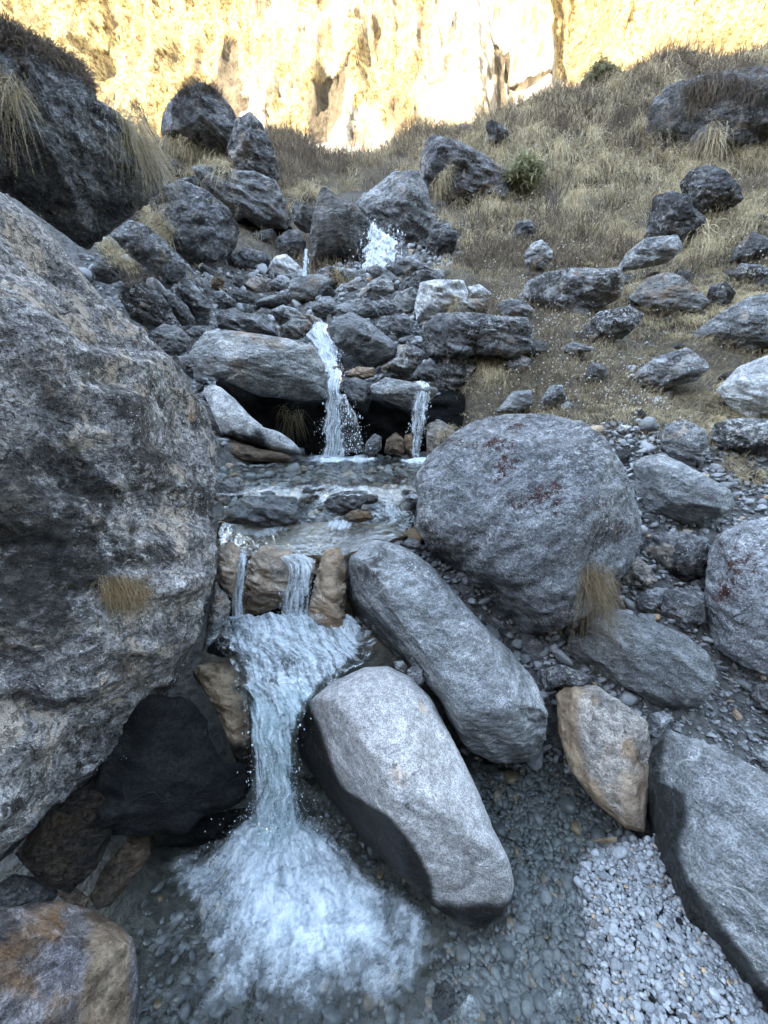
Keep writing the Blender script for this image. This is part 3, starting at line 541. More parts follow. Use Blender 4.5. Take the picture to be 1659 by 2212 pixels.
rock(B, 'F', 1.97, 'slab', 'smooth grey boulder wedged under the big round boulder', [(700,940),(760,900),(840,870),(900,770),(990,770),(1150,820),(1300,880),(1400,960),(1440,1050),(1430,1110),(1380,1190),(1330,1210),(1180,1200),(1080,1130),(940,1080),(850,1020),(760,1020)],
     th=.75, sub=6, n=3.0, chips=11, seed=60, cuts=1, xcuts=[(-.35, -.8, .45, .66), (.2, .7, .65, .85)], rough=.75, sd=(.6, .75, .2))
rock(B, 'F', 2.12, 'bigr', 'large pitted grey boulder cut off by the right edge above a dark gap', [(1370,800),(1400,520),(1440,450),(1530,400),(1659,372),(1850,400),(1950,600),(1850,1000),(1659,1062),(1550,1020),(1450,960),(1390,890)],
     th=.8, sub=6, n=3.0, chips=11, seed=71, cuts=1, xcuts=[(-.75, 0, .6, .8), (0, .75, .6, .85)], rough=.75)
rock(B, 'F', 2.85, 'slab', 'smooth bluish boulder lying right behind the big round one', [(1075,145),(1130,110),(1200,100),(1290,140),(1400,200),(1500,260),(1520,320),(1480,380),(1400,385),(1310,410),(1260,415),(1130,380),(1090,300)],
     th=.8, sub=6, n=3.0, chips=11, seed=77, cuts=1, xcuts=[(-.1, -.8, .5, .7)], rough=.75)
rock(B, 'F', 2.5, 'dark', 'blocky dark grey boulder between the round boulder and the right edge boulder', [(1115,520),(1130,475),(1200,440),(1330,440),(1400,490),(1410,560),(1380,630),(1320,655),(1200,640),(1140,570)], sub=5, n=3, seed=82, xcuts=[(0, .7, .6, .8)])
rock(K, 'F', 2.35, 'tanr', 'angular light brown stone below the blocky dark grey boulder', [(1010,640),(1040,570),(1090,540),(1150,590),(1185,650),(1150,690),(1060,695)], sub=5, bury=.15, seed=84, tanfn=None)
rock(K, 'F', 2.2, 'darkn', 'squat dark stone filling the gap above the smooth wedged boulder', [(1160,770),(1200,690),(1290,680),(1385,700),(1390,830),(1300,880),(1200,830)], sub=5, seed=86)
rock(K, 'F', 2.25, 'grey', 'small grey stone left of the squat dark stone', [(1090,720),(1140,685),(1215,690),(1200,745),(1150,800),(1100,770)], sub=5, bury=.15, seed=88)
rock(K, 'F', 2.1, 'darkn', 'dark elongated stone standing in the shade under the big round boulder', [(540,870),(640,870),(720,960),(725,1040),(650,1050),(600,980)], sub=5, seed=90)
rock(K, 'F', 1.9, 'dark', 'dark stone jammed deep between the tan boulder and the slanting boulder', [(660,1040),(760,1010),(900,1060),(880,1110),(760,1110),(700,1130)], sub=4, seed=91)
rock(K, 'F', 1.85, 'darkn', 'dark blocky stone at the right edge above the wet gravel', [(1570,1110),(1659,1085),(1760,1150),(1740,1240),(1600,1205)], sub=5, bury=.15, seed=93, n=3)
rock(K, 'F', 2.3, 'grey', 'little pale block perched by the right edge boulder', [(1320,655),(1350,640),(1390,650),(1385,700),(1330,690)], sub=4, bury=.15, seed=94, n=3)
rock(K, 'F', 1.72, 'grey', 'fist-sized round grey stone above the granite boulder', [(95,1035),(130,1018),(172,1035),(180,1085),(152,1108),(105,1080)], sub=5, seed=95)
rock(K, 'F', 1.76, 'grey', 'flat dark chip beside the fist-sized round stone', [(40,1000),(80,995),(100,1020),(90,1050),(50,1030)], sub=4, seed=96)
rock(K, 'H', 1.66, 'grey', 'small blocky grey stone where two large right boulders meet', [(1120,100),(1150,30),(1210,15),(1250,50),(1205,110),(1185,138),(1130,130)], sub=5, bury=.15, seed=97, n=3)
rock(K, 'H', 1.62, 'pale', 'thin pale sliver of stone lying on the small blocky stone', [(1188,90),(1205,45),(1220,28),(1228,40),(1210,80),(1198,100)], sub=4, seed=98, th=.5)
rock(K, 'H', 1.75, 'rust', 'small yellow and white broken stone on the gravel at the right', [(1503,20),(1518,2),(1550,45),(1540,62),(1518,60)], sub=4, bury=.15, seed=99, tanfn=lambda a, b, n: 0.75 + 0.3 * n)
rock(K, 'H', 1.42, 'grey2', 'long flat grey stone half buried at the right edge gravel', [(1580,195),(1610,180),(1659,215),(1700,260),(1640,265)], sub=4, bury=.15, seed=100)
rock(K, 'H', 1.38, 'darkn', 'round flat stone lying under the clear shallow water', [(800,395),(830,375),(870,385),(872,410),(840,432),(808,425)], sub=5, z=-0.04, seed=101, th=.35)
rock(K, 'H', 1.30, 'rust', 'orange stained slab under the shallow water at the tip of the tan boulder', [(850,590),(900,570),(1000,560),(1045,590),(1035,640),(930,640),(860,625)], sub=5, z=-0.03, seed=102, th=.18, tanfn=lambda a, b, n: 0.9 + 0 * a)
rock(K, 'H', 1.0, 'tanr', 'light brown cobble half under the foamy water at the bottom edge', [(220,1200),(270,1180),(310,1230),(300,1330),(240,1371),(205,1300)], sub=5, z=-0.05, seed=103, th=.5, wetz=.0)
rock(K, 'H', .98, 'pale', 'pale round cobble under water left of the gravel bank', [(330,1290),(370,1240),(410,1270),(420,1340),(370,1371),(335,1350)], sub=5, z=-0.06, seed=104, th=.4)
rock(K, 'H', 1.0, 'slab', 'grey wedge-shaped cobble in the shallow water near the bottom edge', [(700,1270),(740,1220),(770,1215),(765,1290),(730,1340),(702,1310)], sub=5, z=-0.05, seed=105, th=.4)
# --- left foreground
rock(B, 'G', 1.02, 'rust', 'rust and violet streaked boulder in the bottom left corner', [(-260,960),(0,872),(120,850),(200,835),(270,838),(400,880),(500,930),(580,1000),(600,1150),(605,1371),(560,1600),(-260,1700)],
     th=.6, sub=7, n=2.4, z=0.1, chips=4, seed=111, cuts=1, xcuts=[(.3, .5, .8, .85)], rough=.6, tanfn=lambda sx, sy, n: 0.85 * np.maximum(smooth(-12, 22, sx - 185 - (sy - 2000) * -.1 + 30 * n) * smooth(290, 270, sx), smooth(0, 30, (1960 - sy) + 60 * n) * smooth(60, 20, sx)), wet_shade_fn=lambda sx, sy, n: 0.25 + 0.4 * smooth(-.1, .2, n))
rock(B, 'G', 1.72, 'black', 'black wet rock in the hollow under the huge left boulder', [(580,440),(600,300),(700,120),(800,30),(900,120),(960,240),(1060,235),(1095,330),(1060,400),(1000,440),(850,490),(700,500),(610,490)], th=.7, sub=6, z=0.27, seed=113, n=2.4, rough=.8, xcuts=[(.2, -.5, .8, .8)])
rock(B, 'G', 1.85, 'black', 'shade-painted back rock closing the hollow behind the black wet rock', [(380,560),(420,250),(600,-60),(820,-40),(900,60),(920,420),(800,560)], th=.4, sub=5, z=0.35, seed=114)  # near-black colour stands for the shade inside the hollow
rock(B, 'G', 1.42, 'wetbrown', 'steep dark wet slab under the lower lip of the huge left boulder', [(60,640),(120,560),(220,430),(380,330),(520,230),(560,330),(520,480),(420,700),(300,810),(180,770)], th=.35, sub=6, z=0.3, seed=115, xcuts=[(.3, .3, .9, .8)], wet_shade_fn=lambda a, b, n: .95 + 0 * a)
rock(B, 'G', 1.32, 'wetbrown', 'glossy wet rust-brown slab dipping into the pool at the left', [(385,830),(430,720),(520,600),(600,520),(645,560),(655,640),(580,740),(480,860),(420,880)], th=.3, sub=6, z=0.09, seed=116, wet_shade_fn=lambda a, b, n: 0.8 + 0.2 * n, tanfn=lambda a, b, n: smooth(.0, .3, n) * .8)
rock(K, 'G', 1.25, 'darkn', 'dark mossy stone above the rust streaked boulder', [(-40,780),(60,720),(180,740),(260,800),(230,850),(60,870),(-40,870)], th=.6, sub=5, z=0.12, seed=117, wet_shade_fn=lambda a, b, n: 0.5 + 0 * a)
rock(K, 'G', 1.2, 'wetbrown', 'small wet stone between the streaked boulder and the rust-brown slab', [(240,800),(330,780),(390,830),(370,880),(280,850)], th=.6, sub=5, z=0.08, seed=118, wet_shade_fn=lambda a, b, n: 0.5 + 0 * a)
rock(K, 'G', 1.58, 'black', 'low dark rock shelf at the water line left of the chute', [(640,560),(700,500),(860,480),(1000,440),(1100,430),(1110,520),(1000,560),(840,610),(660,610)], th=.4, sub=6, z=0.0, seed=119, wet_shade_fn=lambda a, b, n: 0.3 + 0 * a)
rock(B, 'E', 1.78, 'tanr', 'tan wet rock forming the left side of the chute', [(820,1050),(850,1015),(920,1000),(1010,1010),(1060,1090),(1080,1250),(1095,1480),(1060,1500),(1010,1420),(950,1250),(870,1110)], th=.6, sub=6, seed=121, tanfn=lambda a, b, n: 0.75 + .4 * n, wetz=.25)
rock(K, 'E', 2.0, 'grey2', 'grey rock rising between the huge boulder and the falls', [(860,980),(885,880),(905,760),(930,640),(965,650),(1000,750),(985,830),(930,920)], sub=5, seed=122)
rock(K, 'E', 1.93, 'lich', 'low dark rock splashed with white at the left foot of the falls', [(885,960),(930,900),(990,885),(1060,890),(1105,925),(1065,975),(960,985)], sub=5, seed=123, wetz=.9, th=.6)
# --- ledge and falls rocks
rock(B, 'E', 2.22, 'tanr', 'tan overhanging rock between the two lower falls', [(1040,800),(1050,680),(1070,570),(1130,498),(1290,495),(1310,560),(1255,640),(1250,720),(1200,770),(1110,800)], sub=6, n=3, seed=131, th=.8, tanfn=lambda a, b, n: 0.55 + .5 * n, xcuts=[(0, -.7, .7, .8)])
rock(B, 'E', 2.12, 'tanr', 'light brown pillar rock right of the lower falls', [(1310,860),(1335,760),(1370,600),(1395,520),(1470,500),(1500,580),(1490,780),(1530,890),(1500,960),(1420,950),(1350,900)], sub=6, seed=132, n=2.6, tanfn=lambda a, b, n: 0.7 + .5 * n, xcuts=[(-.6, 0, .8, .8)])
rock(K, 'E', 2.12, 'tanr', 'brownish rock at the left end of the ledge', [(935,640),(940,520),(1000,475),(1040,510),(1030,640),(1010,740),(970,700)], sub=5, seed=133, tanfn=lambda a, b, n: 0.5 + .5 * n)
rock(K, 'E', 2.18, 'darkn', 'dark wet stone wedged beside the upper end of the slanting boulder', [(1440,620),(1490,560),(1520,600),(1500,700),(1460,700)], sub=5, seed=134, wet_shade_fn=lambda a, b, n: .5 + 0 * a)
rock(B, 'E', 2.35, 'black', 'shade-painted rock at the back of the hollow between the falls', [(960,600),(1100,560),(1400,560),(1450,700),(1400,900),(1200,930),(1000,880)], sub=5, seed=135, th=.25)  # painted black as the shade of the cavity behind the falls
rock(B, 'Z', 2.42, 'tanr', 'broad flat tan ledge under the sliding water', [(470,1215),(480,1150),(560,1130),(720,1125),(880,1130),(900,1165),(800,1190),(760,1230),(640,1215),(560,1220)], sub=6, push=.10, seed=136, th=.45, n=3, rough=.4, tanfn=lambda a, b, n: 0.7 + .6 * n)
rock(B, 'E', 2.48, 'slab', 'dark bluish rock with water pouring over it in the small cascade', [(965,400),(965,345),(1000,305),(1060,285),(1170,280),(1280,288),(1335,340),(1325,405),(1225,428),(1100,420)], sub=6, n=3, seed=137, wet_shade_fn=lambda a, b, n: .55 + 0 * a, xcuts=[(0, .8, .6, .8)])
rock(K, 'E', 2.52, 'darkn', 'flat-topped dark stone on the right side of the small cascade', [(1395,315),(1420,280),(1480,262),(1570,258),(1598,275),(1590,325),(1520,350),(1470,375),(1415,355)], sub=5, n=3, seed=138, wetz=1.0)
rock(K, 'E', 2.44, 'wetbrown', 'low brown stone under the flat-topped dark stone', [(1480,375),(1520,345),(1600,350),(1620,385),(1560,400),(1495,395)], sub=5, seed=139)
rock(K, 'E', 2.60, 'darkn', 'dark stone against the huge boulder at the pool outlet', [(915,300),(920,215),(970,195),(1030,210),(1062,235),(1030,280),(975,318)], sub=5, n=3, seed=140)
rock(K, 'E', 2.5, 'black', 'small black stone below the dark stone at the pool outlet', [(935,470),(940,420),(985,420),(1018,445),(1010,470)], sub=4, seed=141)
rock(K, 'F', 2.35, 'darkn', 'small dark stone between the slanting and the round boulder', [(75,490),(110,462),(160,480),(165,520),(110,515)], sub=5, seed=142)
rock(K, 'F', 2.6, 'tanr', 'light tan stone touching the left side of the round boulder', [(20,300),(60,270),(110,262),(135,300),(130,350),(70,350)], sub=5, seed=143)
rock(K, 'F', 2.75, 'tanr', 'small sandy stone at the pool edge by the round boulder', [(-40,260),(10,235),(60,235),(80,260),(40,285),(-20,290)], sub=5, seed=144)
# --- middle falls
rock(B, 'C', 4.2, 'grey2', 'broad grey slab boulder overhanging the pool left of the middle falls', [(485,800),(560,712),(700,715),(860,740),(1000,760),(1090,790),(1140,880),(1160,990),(1140,1060),(1060,1068),(940,1055),(820,1040),(690,985),(640,955),(560,950),(500,900),(478,840)], sub=7, n=2.8, seed=151, th=.9, cuts=1, xcuts=[(-.4, .75, .5, .72), (.1, -.6, .8, .84)], rough=.7, sd=(.15, .95, .1))
rock(B, 'C', 3.85, 'pale', 'smooth whitish boulder sloping down to the upper pool', [(540,1015),(580,978),(630,990),(700,1050),(780,1140),(850,1195),(930,1215),(990,1260),(1040,1330),(960,1330),(860,1305),(740,1275),(640,1235),(600,1150)], sub=6, chips=3, seed=152, th=.7, rough=.4, wet_shade_fn=below([(340,900),(445,930),(560,935),(600,985),(660,1010)]))
rock(K, 'C', 3.8, 'wetbrown', 'dark wet base rock under the whitish boulder', [(610,1240),(740,1272),(860,1300),(1000,1330),(1010,1362),(900,1372),(640,1370),(600,1300)], sub=5, seed=153)
rock(B, 'C', 4.75, 'black', 'shade-painted rock wall under the broad slab boulder', [(560,930),(700,960),(1150,1040),(1170,1340),(1000,1350),(800,1200),(620,1000)], sub=5, seed=154, th=.3)  # black colour in place of the slab's shade
rock(B, 'C', 4.7, 'black', 'shade-painted rock behind the right hand waterfall', [(1150,1000),(1340,1000),(1659,1040),(1760,1000),(1900,1060),(1850,1330),(1600,1350),(1200,1340)], sub=5, seed=155, th=.3)  # shade behind the fall painted as black rock
rock(B, 'C', 4.3, 'grey2', 'flat ledge rock that the right hand waterfall runs off', [(1360,990),(1440,945),(1540,965),(1659,990),(1700,1000),(1690,1040),(1640,1075),(1580,1108),(1480,1080),(1380,1040)], sub=6, n=2.8, seed=156, rough=.8, xcuts=[(0, .8, .5, .75)])
rock(B, 'C', 4.4, 'darkn', 'wet wedge-shaped rock between the two middle falls', [(1225,965),(1290,945),(1370,975),(1372,1060),(1350,1135),(1290,1095),(1240,1030)], sub=5, seed=157, wet_shade_fn=lambda a, b, n: .4 + 0 * a)
rock(K, 'C', 4.2, 'black', 'narrow black rock that splits the middle falls', [(1225,1060),(1245,1040),(1300,1150),(1330,1260),(1310,1340),(1230,1340),(1215,1200)], sub=5, seed=158)
rock(K, 'C', 4.6, 'rust', 'long rusty brown stone above the middle falls', [(1235,945),(1240,920),(1300,895),(1390,900),(1388,945),(1330,962)], sub=5, seed=159, tanfn=lambda a, b, n: .5 + n)
rock(K, 'C', 4.6, 'wetbrown', 'reddish wet stones at the lip of the middle falls', [(1150,930),(1165,895),(1210,890),(1240,910),(1225,940),(1180,945)], sub=5, seed=160)
rock(K, 'C', 4.05, 'darkn', 'pointed wet rock at the foot of the fanning fall', [(1335,1320),(1345,1265),(1385,1222),(1422,1240),(1420,1300),(1380,1340)], sub=5, seed=161)
rock(K, 'C', 4.2, 'wetbrown', 'round brown rock at the pool between the middle falls', [(1430,1320),(1445,1250),(1490,1215),(1530,1250),(1535,1320),(1490,1345)], sub=5, seed=162)
rock(K, 'C', 4.25, 'wetbrown', 'low brown rock just left of the right hand waterfall foot', [(1520,1290),(1535,1230),(1570,1220),(1580,1300),(1560,1340)], sub=4, seed=163)
rock(K, 'C', 4.35, 'tanr', 'brown rock right of the right hand waterfall foot', [(1640,1340),(1640,1180),(1700,1150),(1780,1200),(1790,1300),(1720,1345)], sub=5, seed=164)
rock(B, 'C', 5.2, 'slab', 'grey boulder with a bluish stripe slanting beside the upper cascade', [(1155,690),(1200,650),(1270,625),(1340,660),(1420,720),(1505,790),(1490,850),(1430,880),(1380,900),(1290,850),(1200,800),(1155,740)], sub=6, seed=165, n=2.7, xcuts=[(.1, -.3, 1, .8), (.4, .7, .5, .75)], rough=.7, sd=(-.5, .8, .1))
rock(B, 'C', 4.9, 'lich', 'speckled grey boulder right of the slanting striped boulder', [(1395,900),(1440,880),(1490,850),(1500,790),(1560,780),(1640,820),(1620,880),(1560,950),(1480,930)], sub=5, seed=166)
rock(K, 'C', 4.6, 'darkn', 'dark stone between the speckled boulder and the ledge rock', [(1560,950),(1600,890),(1659,850),(1700,900),(1690,970),(1620,975)], sub=5, seed=167)
rock(B, 'C', 5.3, 'grey', 'low fractured grey boulder directly above the broad slab', [(600,620),(700,605),(740,630),(850,635),(905,690),(920,745),(850,750),(740,730),(620,710)], sub=6, n=3, seed=168, xcuts=[(0, .8, .6, .8)])
rock(B, 'C', 5.7, 'grey2', 'rounded grey boulder behind the low fractured one', [(870,620),(930,592),(1000,608),(1045,650),(1030,705),(920,700)], sub=5, seed=169)
rock(K, 'C', 5.2, 'grey2', 'sloping brown-edged grey rock left of the upper cascade', [(915,700),(990,655),(1060,665),(1085,690),(1060,745),(1000,765),(925,755)], sub=5, seed=170)
rock(K, 'C', 5.4, 'tanr', 'thin tan-edged slab leaning over the upper cascade', [(1038,640),(1060,632),(1110,655),(1158,692),(1130,705),(1080,690)], sub=5, seed=171, th=.5)
rock(B, 'C', 5.6, 'grey', 'angular speckled boulder right of the huge left boulder', [(400,505),(450,455),(490,478),(560,540),(585,600),(580,690),(530,700),(470,640),(420,560)], sub=5, seed=172)
rock(B, 'C', 5.3, 'lich', 'lichened wedge rock beside the dark block at the left', [(335,530),(400,530),(470,600),(515,680),(440,700),(400,640)], sub=5, seed=173)
rock(B, 'C', 5.0, 'dark', 'dark vertical-faced block behind the huge left boulder', [(120,540),(150,485),(250,478),(330,530),(390,600),(405,690),(330,700),(270,705),(190,660)], sub=6, n=3.2, seed=174, xcuts=[(0, .8, .5, .8)])
rock(B, 'C', 4.6, 'darkn', 'smooth slate-grey rock touching the huge left boulder', [(283,722),(350,683),(430,700),(482,750),(488,800),(430,842),(380,842),(320,795)], sub=6, n=2.8, seed=175, xcuts=[(.1, .8, .5, .7)])
rock(K, 'C', 4.4, 'grey', 'narrow stone standing left of the broad slab', [(415,845),(470,838),(497,900),(500,965),(455,930)], sub=5, seed=176)
rock(K, 'C', 5.0, 'grey', 'flat grey stone behind the left end of the broad slab', [(450,725),(500,695),(560,692),(600,715),(540,750),(480,755)], sub=5, seed=177)
rock(K, 'C', 4.3, 'darkn', 'two-sided little stone above the whitish boulder', [(505,1000),(520,980),(550,985),(548,1015),(520,1025)], sub=4, seed=178)
rock(K, 'C', 4.5, 'darkn', 'small stone in the gap over the whitish boulder', [(500,960),(530,945),(560,960),(580,985),(540,990)], sub=4, seed=179)
# --- talus
def grow(pts, k):
    c = np.mean(pts, 0); return [tuple(c + (np.array(p) - c) * k) for p in pts]
T_ = [('grey', 6.6, 'rounded grey stone in front of the huge dark slope boulder', [(590,530),(640,525),(700,570),(712,612),(640,620),(600,590)]),
 ('darkn', 6.9, 'dark slanting stone behind the rounded grey stone', [(660,540),(700,505),(770,530),(798,560),(780,600),(720,590)]),
 ('darkn', 7.2, 'small pointed dark stone at the foot of the dark boulders', [(675,490),(700,443),(742,465),(737,520),(690,515)]),
 ('wetbrown', 7.2, 'brownish block left of the small pointed dark stone', [(575,490),(610,438),(648,470),(642,520),(600,525)]),
 ('grey', 6.8, 'upright grey stone beside the brownish block', [(508,470),(560,458),(583,500),(565,550),(515,530)]),
 ('tanr', 7.5, 'brown and white pointed stone in the rubble below the cube rock', [(743,492),(800,453),(862,470),(897,512),(860,532),(780,525)]),
 ('grey', 7.7, 'flat light grey stone below the pale pointed boulder', [(858,475),(930,458),(966,480),(962,518),(900,524)]),
 ('pale', 8.0, 'pale pointed boulder with a dark right side near the layered slab', [(848,440),(900,360),(950,348),(1000,390),(1045,440),(965,492),(900,470),(850,465)]),
 ('grey2', 7.1, 'long low grey slab lying across the rubble', [(793,590),(850,555),(960,520),(980,470),(1080,443),(1140,448),(1182,490),(1130,530),(1112,572),(1000,604),(900,604),(830,614)]),
 ('grey', 7.9, 'broad grey stone with grass on top below the layered slab', [(1105,430),(1160,403),(1230,413),(1290,418),(1307,470),(1270,502),(1200,522),(1140,490)]),
 ('darkn', 7.9, 'low dark stone at the foot of the far waterfall', [(1343,420),(1400,393),(1460,430),(1522,475),(1480,505),(1400,475)]),
 ('grey', 8.2, 'grey boulder right of the far waterfall foot', [(1440,405),(1520,368),(1590,343),(1624,370),(1617,432),(1540,478),(1500,455)]),
 ('grey2', 7.4, 'tilted grey block beside the small stream step', [(1303,545),(1370,478),(1430,448),(1477,488),(1472,542),(1400,573),(1340,578)]),
 ('grey', 6.9, 'rounded grey boulder under the small stream step', [(1188,605),(1260,573),(1350,563),(1392,608),(1408,662),(1330,668),(1240,635)]),
 ('grey', 7.0, 'dark-sided boulder left of the rounded one under the step', [(1078,605),(1120,558),(1170,553),(1202,600),(1212,642),(1160,674),(1100,655)]),
 ('grey2', 6.9, 'steep grey boulder left of the white-topped boulder', [(1473,585),(1500,538),(1570,508),(1603,560),(1593,625),(1530,655),(1490,645)]),
 ('grey', 6.2, 'pale-topped wedge boulder above the striped boulder', [(1398,695),(1430,650),(1540,643),(1578,680),(1552,735),(1490,763),(1440,738)]),
 ('grey', 6.9, 'small oval stone between the rounded boulder and the steep one', [(1392,600),(1430,562),(1470,585),(1475,630),(1440,655),(1405,640)]),
 ('darkn', 7.9, 'small dark rock near the right of the far falls', [(1500,520),(1530,480),(1570,475),(1580,510),(1530,530)]),
 ('grey', 8.6, 'small upright stone by the grey boulder near the far falls', [(1612,360),(1622,335),(1640,338),(1642,380),(1622,395)]),
 ('grey', 7.2, 'grey stone between the long low slab and the grassy stone', [(1110,520),(1140,500),(1180,515),(1190,545),(1150,555),(1112,545)]),
 ('darkn', 6.5, 'dark stone at the left end of the long low slab', [(700,610),(740,585),(790,600),(795,640),(740,645)]),
 ('grey', 6.1, 'small stone above the low fractured boulder', [(800,640),(830,605),(870,612),(880,640),(840,655)]),
 ('darkn', 5.6, 'small dark rock between striped boulder and speckled boulder', [(1500,780),(1530,750),(1570,740),(1600,770),(1560,785)]),
 ('grey', 5.6, 'flattish grey stone behind the speckled boulder', [(1560,780),(1600,755),(1650,765),(1659,800),(1640,820),(1590,800)])]
for mt, y, lb, pts in T_: rock(B if y > 7 else K, 'C', y, mt, lb, grow(pts, 1.10), sub=5, n=3.2, cuts=3, cut=(.7, .9), bury=.02)
rock(B, 'C', 8.6, 'strat', 'tall layered dark slab standing on end left of the far waterfall', [(1103,60),(1130,8),(1170,25),(1215,80),(1260,75),(1330,140),(1368,190),(1352,300),(1325,445),(1230,430),(1110,430),(1050,460),(1065,330),(1070,230)], sub=6, n=3.2, seed=201, th=.6, strat=.7, sd=(.98, .1, .2), xcuts=[(-.85, 0, .5, .8)], rough=.8)
rock(B, 'Z', 9.6, 'grey', 'pale pointed boulder that the far waterfall comes down beside', [(765,436),(800,410),(850,370),(905,366),(925,410),(937,480),(925,555),(880,575),(830,545),(800,490)], sub=6, seed=202, th=.7, xcuts=[(-.5, .6, .5, .62)], strat=.3)
rock(B, 'Z', 11.5, 'dark', 'dark triangular boulder on the skyline side of the pale pointed one', [(905,355),(920,300),(935,290),(985,300),(1050,335),(1105,372),(1105,410),(1080,450),(1010,445),(950,440),(915,405)], sub=6, seed=203, th=.7, xcuts=[(.1, .2, .97, .8)])
rock(B, 'C', 9.2, 'grey', 'pointed two-toned block left of the layered slab', [(978,112),(1030,50),(1075,13),(1108,60),(1087,160),(1070,245),(1020,228),(985,185)], sub=5, n=3, seed=204)
rock(B, 'C', 9.0, 'dark', 'cube-shaped dark rock under the two-toned block', [(900,265),(960,222),(1022,222),(1053,290),(1038,360),(960,385),(898,350)], sub=5, n=3.6, seed=205, xcuts=[(0, .8, .5, .75)])
rock(B, 'C', 9.9, 'black', 'shade-painted rock in the hollow under the smooth overhanging slab', [(700,160),(760,110),(980,200),(1000,330),(900,420),(760,380)], sub=5, seed=206, th=.4)  # the overhang's dark cavity, its shade put into the rock colour
rock(B, 'A', 4.6, 'crag', 'massive dark boulder with grass on its crown at the upper left', [(-160,30),(0,72),(110,128),(220,188),(330,250),(400,338),(430,430),(500,470),(590,560),(650,640),(700,720),(708,820),(640,885),(560,945),(470,1015),(380,1085),(340,1065),(250,1000),(150,925),(60,855),(-160,800),(-300,400)],
     sub=7, n=2.3, seed=211, th=.7, cuts=1, xcuts=[(-.1, .3, .95, .85), (.6, -.2, .75, .76), (.25, -.75, .6, .75)], rough=1.0, strat=.25, sd=(.8, .35, .4))
rock(B, 'A', 12.0, 'crag', 'rounded dark peak boulder on the skyline at the left', [(690,580),(700,500),(722,448),(780,385),(870,350),(930,380),(1000,460),(1045,545),(1020,680),(960,720),(850,680),(740,620)], sub=6, seed=212, rough=.8)
rock(B, 'A', 11.2, 'dark', 'dark rock with a pale streak right of the peak boulder', [(980,640),(1018,512),(1080,478),(1132,530),(1182,640),(1215,760),(1170,830),(1090,830),(1000,780)], sub=6, seed=213)
rock(B, 'A', 9.4, 'grey', 'smooth sloping slab with a dark hollow under its right edge', [(820,720),(920,700),(1000,735),(1100,738),(1190,778),(1242,880),(1263,955),(1230,1005),(1130,995),(1060,940),(1020,960),(950,890),(870,800)], sub=6, n=2.8, seed=214, th=.7, xcuts=[(.1, .5, .85, .75)], strat=.4, sd=(.3, .9, .2))
rock(B, 'A', 7.6, 'crag', 'huge dark rough boulder in the middle of the left slope', [(640,880),(690,800),(800,780),(900,825),(990,900),(1037,990),(1022,1065),(960,1155),(870,1210),(800,1190),(750,1120),(690,1030)], sub=6, n=2.6, seed=215, xcuts=[(-.1, .6, .8, .78), (.6, -.3, .75, .82)], strat=.4, sd=(-.4, .85, .2))
rock(B, 'A', 6.4, 'crag', 'dark slanting slab below the massive upper left boulder', [(470,1010),(555,945),(640,975),(720,1045),(802,1125),(805,1205),(740,1225),(640,1165),(560,1110)], sub=6, n=2.8, seed=216, strat=.4, sd=(-.5, .8, .2))
rock(B, 'A', 8.0, 'dark', 'dark rounded rock right of the huge rough boulder', [(985,1110),(1050,1068),(1150,1088),(1172,1140),(1135,1200),(1060,1225),(995,1190)], sub=5, seed=217)
rock(B, 'A', 5.8, 'darkn', 'dark half-hidden rock behind the edge of the huge left boulder', [(390,1160),(420,1110),(500,1100),(560,1130),(560,1200),(470,1230),(400,1210)], sub=5, seed=218)
rock(K, 'A', 10.8, 'dark', 'weathered rock on the far left ridge line', [(1330,700),(1370,675),(1430,680),(1460,715),(1400,735),(1340,730)], sub=5, bury=.15, seed=219, push=4.5)
